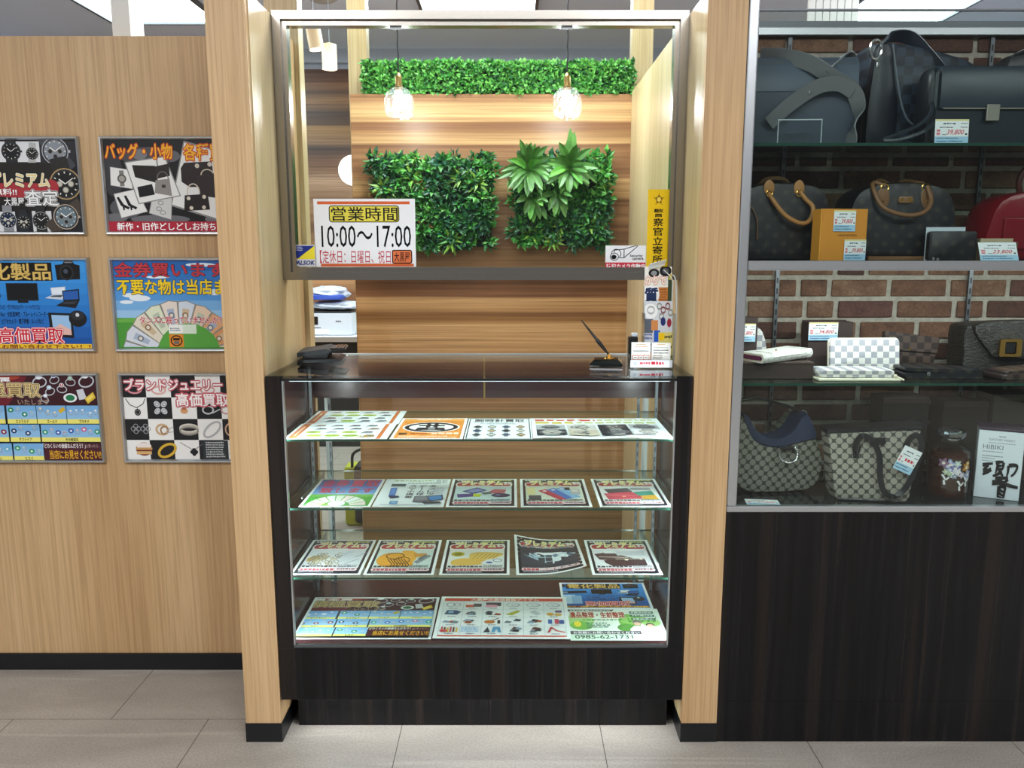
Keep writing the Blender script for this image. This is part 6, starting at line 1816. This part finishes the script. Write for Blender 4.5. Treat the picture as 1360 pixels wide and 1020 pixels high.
MB().box(-.0665, .0745, .0505, .056, -.0, .155, bev=.001).build('lid', M['box_brown2'], t)
MB().tube(smooth_curve([(-.004, -.004, .03), (.012, -.005, .07), (.022, -.006, .10)], 4), .0012, 6).build('cord', M['tan'], t, smooth=True)
price_tag('price_tag', '34,800', (W3(1093.5, 2.474, 1.22), 2.474, ZCC + .124), (math.pi / 2, 0, .03), 'price tag reading 34,800 at the top of a dark brown box on third shelf', w=92, h=56)
t = thing('wallet', 'white and grey chequered zip wallet standing upright on the third shelf', 'wallet', (W3(1144, 2.42, ZCC), 2.41, ZCC + .012), .03)
MB().pillow(rrect(-.107, .107, 0, .095, .012), .026, .95, n=7).build('body', azur, t, rot=(-.14, 0, 0), smooth=True)
mb = MB().tube([(x, 0, z) for x, z in rrect(-.1075, .1075, -.0005, .0955, .012)] + [(.1075, 0, .011)], .0035, 6)
mb.build('zip', plain('cream_zip', '#cfc8b8', .5), t, rot=(-.14, 0, 0), smooth=True)
t = thing('wallet', 'white and grey chequered wallet lying flat before the standing one on third shelf', 'wallet', (W3(1134, 2.31, ZCC), 2.325, ZCC), -.02)
MB().box(-.118, .118, -.06, .05, 0, .008, bev=.003, seg=2).build('lower_cover', plain('cream_leather', '#e2dfc8', .45), t)
MB().pillow(rrect(-.113, .105, .009, .030, .006), .10, .93).build('upper_cover', azur, t, smooth=True)
MB().tube(smooth_curve([(.10, -.05, .016), (.112, -.055, .010), (.124, -.062, .004)], 3), [.004, .006, .003] + [.003] * 4, 8).build('zip_pull', plain('cream_leather_tab', '#d8d2b8', .5), t, smooth=True)
t = thing('wallet', 'brown chequered wallet leaning upright behind the white chequered wallet', 'wallet', (W3(1200, 2.50, ZCC), 2.48, ZCC + .004), -.12)
MB().pillow([(-.08, 0), (.072, 0), (.088, .098), (-.075, .118)], .03, .94, n=7).build('body', ebene, t, rot=(-.12, 0, 0), smooth=True)
MB().pillow([(-.078, .062), (.080, .052), (.088, .100), (-.074, .120)], .006, .98, cy=-.017).build('flap', ebene, t, rot=(-.12, 0, 0), smooth=True)
MB().lathe([(.001, -.004), (.004, -.002), (.004, 0)], 12).build('snap', M['gold'], t, loc=(.0, -.0135, .066), rot=(math.pi / 2, 0, 0))
t = thing('wallet', 'flat black wallet lying between the white chequered and textured black ones', 'wallet', (W3(1244, 2.36, ZCC), 2.37, ZCC), -.05)
MB().pillow(rrect(-.115, .115, 0, .017, .005), .11, .95).build('body', mono, t, smooth=True)
MB().pillow(rrect(-.115, .112, .0175, .028, .004), .10, .96).build('upper_fold', mono, t, rot=(0, .03, 0), smooth=True)
MB().box(-.05, -.04, -.057, -.05, .008, .02).build('zip_end', M['chrome'], t)
croc = NT('crinkled_black_leather')
nz = croc.noise(croc.coords((70, 30, 190)), 1, 4, .6, 1.2)
croc.base(croc.ramp(nz, ((.35, '#14130f'), (.65, '#2b2824'))))
croc.b.inputs['Roughness'].default_value = .35
croc.bump(nz, 1.0, .006)
t = thing('clutch_bag', 'black crinkled clutch bag with square gold clasp at right of third shelf', 'bag', (W3(1335, 2.47, ZCC), 2.47, ZCC), 0)
MB().pillow(closed_curve([(-.15, .0), (0, -.0), (.17, .0), (.18, .06), (.17, .14), (.0, .155), (-.14, .152), (-.168, .13), (-.165, .06)], 4), .10, .85, n=9).build('body', croc.m, t, smooth=True)
MB().pillow(closed_curve([(-.145, .145), (-.10, .075), (-.06, .045), (.05, .045), (.17, .05), (.18, .13), (.12, .158), (-.05, .162)], 4), .06, .88, n=7, cy=-.035).build('flap', croc.m, t, smooth=True)
mb = MB()
oq, iq = rrect(-.070, -.004, .055, .108, .004), rrect(-.054, -.020, .063, .100, .003)
mb.rings([[(x, -.068, z) for x, z in oq], [(x, -.076, z) for x, z in oq], [(x, -.076, z) for x, z in iq], [(x, -.068, z) for x, z in iq]], cap=False)
mb.build('clasp_frame', M['gold'], t)
MB().box(-.053, -.021, -.073, -.066, .064, .099, bev=.002).build('clasp_plate', M['black'], t)
t = thing('wallet', 'dark brown folded wallet lying before the crinkled clutch bag at the right edge', 'wallet', (W3(1372, 2.32, ZCC), 2.35, ZCC), .15)
MB().pillow(rrect(-.115, .1, 0, .016, .005), .09, .92).build('body', ebene, t, smooth=True)
MB().pillow(rrect(-.105, .1, .0165, .03, .005), .085, .92).build('upper_fold', ebene, t, rot=(0, -.05, 0), smooth=True)

# --- case floor
gg = dotted('taupe_round_motif_canvas', '#3a3a34', '#86857a', 0.0215, math.pi / 4 + .12, .42, .49)
gg2 = dotted('taupe_round_motif_canvas_tote', '#4d4b45', '#aaa598', 0.0215, math.pi / 4 - .05, .43, .49)
Y = 2.40
t = thing('hobo_bag', 'taupe motif hobo bag with navy leather top at left end of the case floor', 'bag', (W3(1022, Y, ZD), Y + .02, ZD), 0.08)
body = closed_curve([(-.12, .02), (-.06, .0), (.06, .002), (.115, .012), (.142, .05), (.145, .11), (.118, .175), (.085, .235), (.055, .205), (.02, .168), (-.03, .158), (-.08, .185), (-.11, .25), (-.14, .2), (-.145, .08)], 4)
MB().pillow(body, .14, .80, n=11, m=0).build('body', gg, t, smooth=True)
MB().pillow(closed_curve([(.082, .250), (.118, .178), (.09, .166), (.05, .155), (.0, .145), (-.05, .152), (-.09, .18), (-.12, .255), (-.085, .20), (-.03, .172), (.02, .180), (.052, .208)], 4), .085, .86, cy=-.034).build('leather_trim', M['navy'], t, smooth=True)
MB().tube(smooth_curve([(.085, -.02, .232), (.06, -.02, .255), (.0, -.02, .275), (-.06, -.02, .29), (-.12, -.02, .28)], 6), .008, 10, 0, .6).build('strap', M['blk_leather'], t, smooth=True)
MB().tube([(.088 + .010 * math.cos(k * .7), -.03, .238 + .013 * math.sin(k * .7)) for k in range(10)], .003, 8).build('strap_ring', M['chrome'], t, smooth=True)
MB().tube(smooth_curve([(-.008, -.086, .148), (-.002, -.092, .118), (.02, -.094, .104), (.045, -.092, .112), (.052, -.086, .135), (.042, -.082, .150)], 6), .0042, 10).build('dee_ring', M['chrome'], t, smooth=True)
MB().box(-.008, .045, -.084, -.078, .140, .152, bev=.002).build('ring_tab', M['blk_leather'], t)
price_tag('price_tag', '37,800', (W3(1013, 2.262, ZD), 2.266, ZD + .0012), (0, 0, -.12), 'price tag lying flat before the hobo bag on the case floor', w=96, h=54, top=False)
Y = 2.36
t = thing('tote_bag', 'taupe motif tote bag with dark trim and two looped straps on the case floor', 'bag', (W3(1146, Y, ZD), Y - .025, ZD), -.16)
mb = MB()
def tsec(w0, w1, d, z0, z1):
    return [(-w0, -d, z0), (w1, -d, z0 + z1), (w1 + .012, 0, z0 + z1), (w1, d, z0 + z1), (-w0, d, z0), (-w0 - .012, 0, z0)]
mb.rings([tsec(.095, .092, .055, 0, 0.0), tsec(.106, .102, .06, .02, .001), tsec(.120, .114, .052, .12, .008), tsec(.132, .126, .04, .196, .022)])
for v in mb.bm.verts:
    v.co.y += .004 * math.sin(v.co.x * 60) * (v.co.z > .05)
mb.build('body', gg2, t, smooth=True)
mb = MB(); mb.rings([tsec(.1335, .1275, .0415, .1965, .022), tsec(.1345, .1285, .041, .208, .023), tsec(.130, .124, .036, .209, .0225)])
mb.build('top_trim', M['blk_leather'], t, smooth=True)
MB().tube([(-.096, -.057, .003), (.093, -.057, .004), (.105, 0, .004)], .003, 6).build('base_piping', M['blk_leather'], t, smooth=True)
MB().ribbon(smooth_curve([(-.052, -.054, .13), (-.056, -.056, .17), (-.040, -.060, .198), (-.012, -.066, .185), (.008, -.070, .14), (.014, -.072, .08), (.028, -.072, .035), (.058, -.072, .022), (.090, -.070, .055), (.112, -.068, .12), (.122, -.064, .18), (.108, -.058, .205), (.088, -.055, .185), (.084, -.053, .14)], 6), (.9, -.1, .5), .016, .004).build('strap', M['blk_leather'], t, smooth=True)
MB().pillow(rrect(-.006, .038, .172, .192, .003), .004, .97, cy=-.053).build('name_patch', M['blk_leather'], t, rot=(0, -.06, 0))
for x in (-.052, .086):
    MB().ribbon([(x - .008, -.0555, .165), (x + .002, -.0565, .128), (x + .010, -.0555, .165)], (0, .2, 1), .006, .003).build('strap_tab', M['blk_leather'], t)
tgl = t.location
price_tag('price_tag', '', (tgl.x + .068, tgl.y - .094, ZD + .135), (math.pi / 2, .42, -.1), 'price tag hanging from the strap of the motif tote bag', w=54, h=74, top=False)
t = thing('shoe_box', 'tall dark box standing behind the right side of the motif tote bag', 'box', (W3(1204, 2.50, .85), 2.50, ZD), 0)
MB().box(-.085, .062, 0, .09, 0, .252, bev=.001).build('box', plain('black_brown_card', '#1d1918', .5), t)
MB().box(-.086, .063, -.001, .091, .2522, .272, bev=.001).build('lid', M['box_brown'], t)
t = thing('shoe_box', 'dark brown box standing directly behind the amber bottle', 'box', (W3(1278, 2.52, .85), 2.52, ZD), 0)
MB().box(-.070, .075, 0, .08, 0, .235, bev=.001).build('box', plain('dark_umber_card', '#2a2120', .5), t)
MB().box(-.071, .076, -.001, .081, .2352, .256, bev=.001).build('lid', M['box_brown'], t)
t = thing('shoe_box', 'dark brown box behind the white whisky carton at right edge', 'box', (W3(1352, 2.50, .85), 2.50, ZD), 0)
MB().box(-.092, .12, 0, .1, 0, .262, bev=.001).build('box', plain('olive_brown_card', '#2b2620', .5), t)
MB().box(-.093, .121, -.001, .101, .2622, .282, bev=.001).build('lid', plain('olive_brown_lid', '#3a3229', .5), t)
# decanter bottle
bo = thing('bottle', 'faceted amber whisky decanter with glass stopper and painted flowers on the case floor', 'bottle', (W3(1256, 2.34, ZD), 2.34, ZD))
amb = NT('amber_whisky')
amb.b.inputs['Base Color'].default_value = lin('#5c2c14'); amb.b.inputs['Roughness'].default_value = .04
amb.b.inputs['Transmission Weight'].default_value = .5; amb.b.inputs['IOR'].default_value = 1.36
MB().lathe([(.050, .006), (.0525, .012), (.0525, .128), (.050, .136)], 24).build('whisky', amb.m, bo)
bg_ = glass('bottle_glass', '#f0ece6', 1.5, .0, .03)
MB().lathe([(.052, 0), (.056, .005), (.056, .128), (.054, .142), (.030, .158), (.022, .164), (.021, .176), (.025, .179)], 24).build('bottle_body', bg_, bo)
MB().lathe([(.018, .170), (.018, .1795), (.036, .181), (.040, .188), (.040, .200), (.034, .207), (.002, .207)], 20).build('stopper', glass('crystal_stopper', '#dfe8ee', 1.5, .02, .16), bo)
mb = MB().lathe([(.0215, .176), (.0245, .1765), (.0245, .1795), (.0215, .18)], 24)
mb.build('collar', M['chrome'], bo, smooth=True)
def decal(nm, shapes, R=.0566):
    """painted decoration wrapped round the bottle"""
    mb = MB(); mb.keep = True
    cols = []
    for n, (u, z, pts, col) in enumerate(shapes):
        if col not in cols:
            cols.append(col)
        vs = []
        for a, b in pts:
            th = -math.pi / 2 + (u + a) / R
            rr_ = R + .00004 * (n + 1)
            vs.append(mb.bm.verts.new((rr_ * math.cos(th), rr_ * math.sin(th), z + b)))
        mb.bm.faces.new(vs).material_index = cols.index(col)
    mb.build(nm, [ink(c) for c in cols], bo)
def blob(r, n=5, k=.35, ph=0):
    return [(r * (1 + k * math.cos(n * a)) * math.cos(a + ph), r * (1 + k * math.cos(n * a)) * math.sin(a + ph)) for a in (2 * math.pi * i / 30 for i in range(30))]
sh = []
for u, z, r_, c in ((-.022, .105, .017, '#8d9cc4'), (-.026, .108, .011, '#c4c8e0'), (-.010, .098, .013, '#6d6ca6'), (-.018, .084, .012, '#d8dcea'), (-.002, .088, .010, '#e2dce6'), (-.004, .112, .009, '#c8d8d4'), (.026, .100, .013, '#c08a3a'), (.030, .112, .008, '#d8a85a'), (-.042, .112, .013, '#8a6a86'), (.034, .078, .013, '#9aa8cc'), (.010, .078, .008, '#cfc4d4'), (-.034, .086, .008, '#b8c8a8'), (-.024, .080, .006, '#9ab890'), (-.010, .074, .007, '#7c8a9c')):
    sh.append((u, z, blob(r_, 5, .28, u * 90), c)); sh.append((u, z, blob(r_ * .35, 5, .2), '#f0e8d8'))
for u, z in ((-.036, .062), (.006, .046), (.026, .058)):
    for q in ([(0, 0), (-.010, .014), (-.004, .016), (.003, .005)], [(0, 0), (.004, -.014), (-.002, -.016), (-.004, -.003)], [(0, 0), (.012, .012), (.012, .006), (.004, -.002)]):
        sh.append((u, z, q, '#eeeef0'))
decal('painted_flowers', sh)
# whisky carton
wb = thing('whisky_carton', 'white whisky carton with black brush character and purple lid on the case floor', 'box', (W3(1322, 2.34, ZD), 2.345, ZD), -.48)
MB().box(-.0585, .0585, -.048, .048, 0, .206, bev=.001).build('carton', plain('white_card', '#dfe6ee', .45), wb)
MB().box(-.059, .059, -.0485, .0485, .2062, .214, bev=.001).build('lid', plain('plum_card', '#3a2c3c', .4), wb)
a = Art(110, 196, '#e2e8f0', .4).map(0, 0, 1.10, 1.96)
a.scrib(44, 5, 60, 7.5, '#5a6068', 1); a.text('SUNTORY WHISKY', 22, 9.5, 82, 13, '#5a6068', 0.0); a.scrib(20, 15.5, 84, 17.5, '#8a9098', 1)
a.text('HIBIKI', 9, 19.5, 56, 26.5, '#6a7078', 0.0); a.scrib(9, 29.5, 56, 31.5, '#6a7078', 1); a.scrib(9, 36, 58, 38.5, '#6a7078', 1); a.scrib(9, 40, 40, 42, '#6a7078', 1); a.scrib(9, 44, 54, 46, '#6a7078', 1)
def brush(pts, w):
    P = smooth_curve([(x, y, 0) for x, y in pts], 4)
    n = len(P) - 1
    Lf, Rt = [], []
    for i, p in enumerate(P):
        t = (P[min(i + 1, n)] - P[max(i - 1, 0)]).normalized()
        k = w * (1.7 - .8 * i / n) / 2
        Lf.append((p.x - t.y * k, p.y + t.x * k)); Rt.append((p.x + t.y * k, p.y - t.x * k))
    for i in range(n):
        a.poly([Lf[i], Lf[i + 1], Rt[i + 1], Rt[i]], '#101014')
for pts, w_ in (([(12, 58), (24, 55), (36, 53)], 4), ([(26, 56), (18, 64), (14, 68)], 4), ([(14, 68), (24, 67), (33, 64)], 4), ([(33, 64), (24, 71), (14, 76)], 4.5),
                ([(42, 51), (50, 49), (60, 48)], 4), ([(48, 51), (46, 60), (44, 72)], 4), ([(60, 49), (60, 58), (57, 64)], 4), ([(47, 57), (58, 55)], 3), ([(47, 63), (58, 61)], 3), ([(50, 66), (62, 75)], 4), ([(58, 66), (50, 72), (38, 77)], 4),
                ([(72, 54), (72, 66), (70, 76)], 4), ([(72, 54), (84, 52), (92, 54), (88, 66), (80, 74)], 4),
                ([(44, 82), (58, 79), (74, 78)], 4.5), ([(60, 79), (54, 84), (48, 88)], 4), ([(74, 80), (66, 87)], 4), ([(38, 90), (58, 88), (78, 92), (98, 94)], 5),
                ([(55, 95), (54, 108), (54, 118)], 4.5), ([(55, 95), (68, 95), (68, 108), (67, 119)], 4.5), ([(56, 102), (66, 106)], 3), ([(56, 109), (66, 113)], 3), ([(55, 117), (67, 118)], 3)):
    brush([(x, y * .80 + 6) for x, y in pts], w_)
a.build('front_print', wb, (0, -.0483, .104), UPR, thick=.0003)

# ------------------------------------------------------------------ small pieces that sit on a part become its sub-parts
SUB = {'flap_piping': 'flap', 'clasp_plate': 'clasp_frame', 'side_lining': 'side_panel', 'screen': 'body', 'buttons': 'body', 'paper_tray': 'body', 'tray_slot': 'body', 'piping': 'body',
       'stud': 'handle_tab', 'strap_buckle': 'strap', 'strap_ring': 'strap', 'ring_tab': 'leather_trim', 'zip_pull': 'upper_cover', 'name_patch': 'body', 'pen_socket': 'socket_plate',
       'edge': 'sheet', 'front_label': 'tray', 'rivet': 'front_pocket', 'painted_flowers': 'bottle_body', 'collar': 'bottle_body', 'box_side': 'box', 'monogram': 'body', 'printed_patch': 'wrapper', 'clip': 'head_bar'}
stem = lambda o: o.name.split('.')[0]
mid = lambda o: o.location + sum((Vector(c) for c in o.bound_box), Vector()) / 8
for root in [o for o in C.objects if o.parent is None]:
    kids = list(root.children)
    for k in kids:
        want = SUB.get(stem(k))
        hosts = [h for h in kids if stem(h) == want and h.parent == root and max(abs(a) for a in h.rotation_euler) < 1e-6]
        if hosts:
            h = min(hosts, key=lambda h: (mid(h) - mid(k)).length)
            k.parent = h
            k.location = k.location - h.location
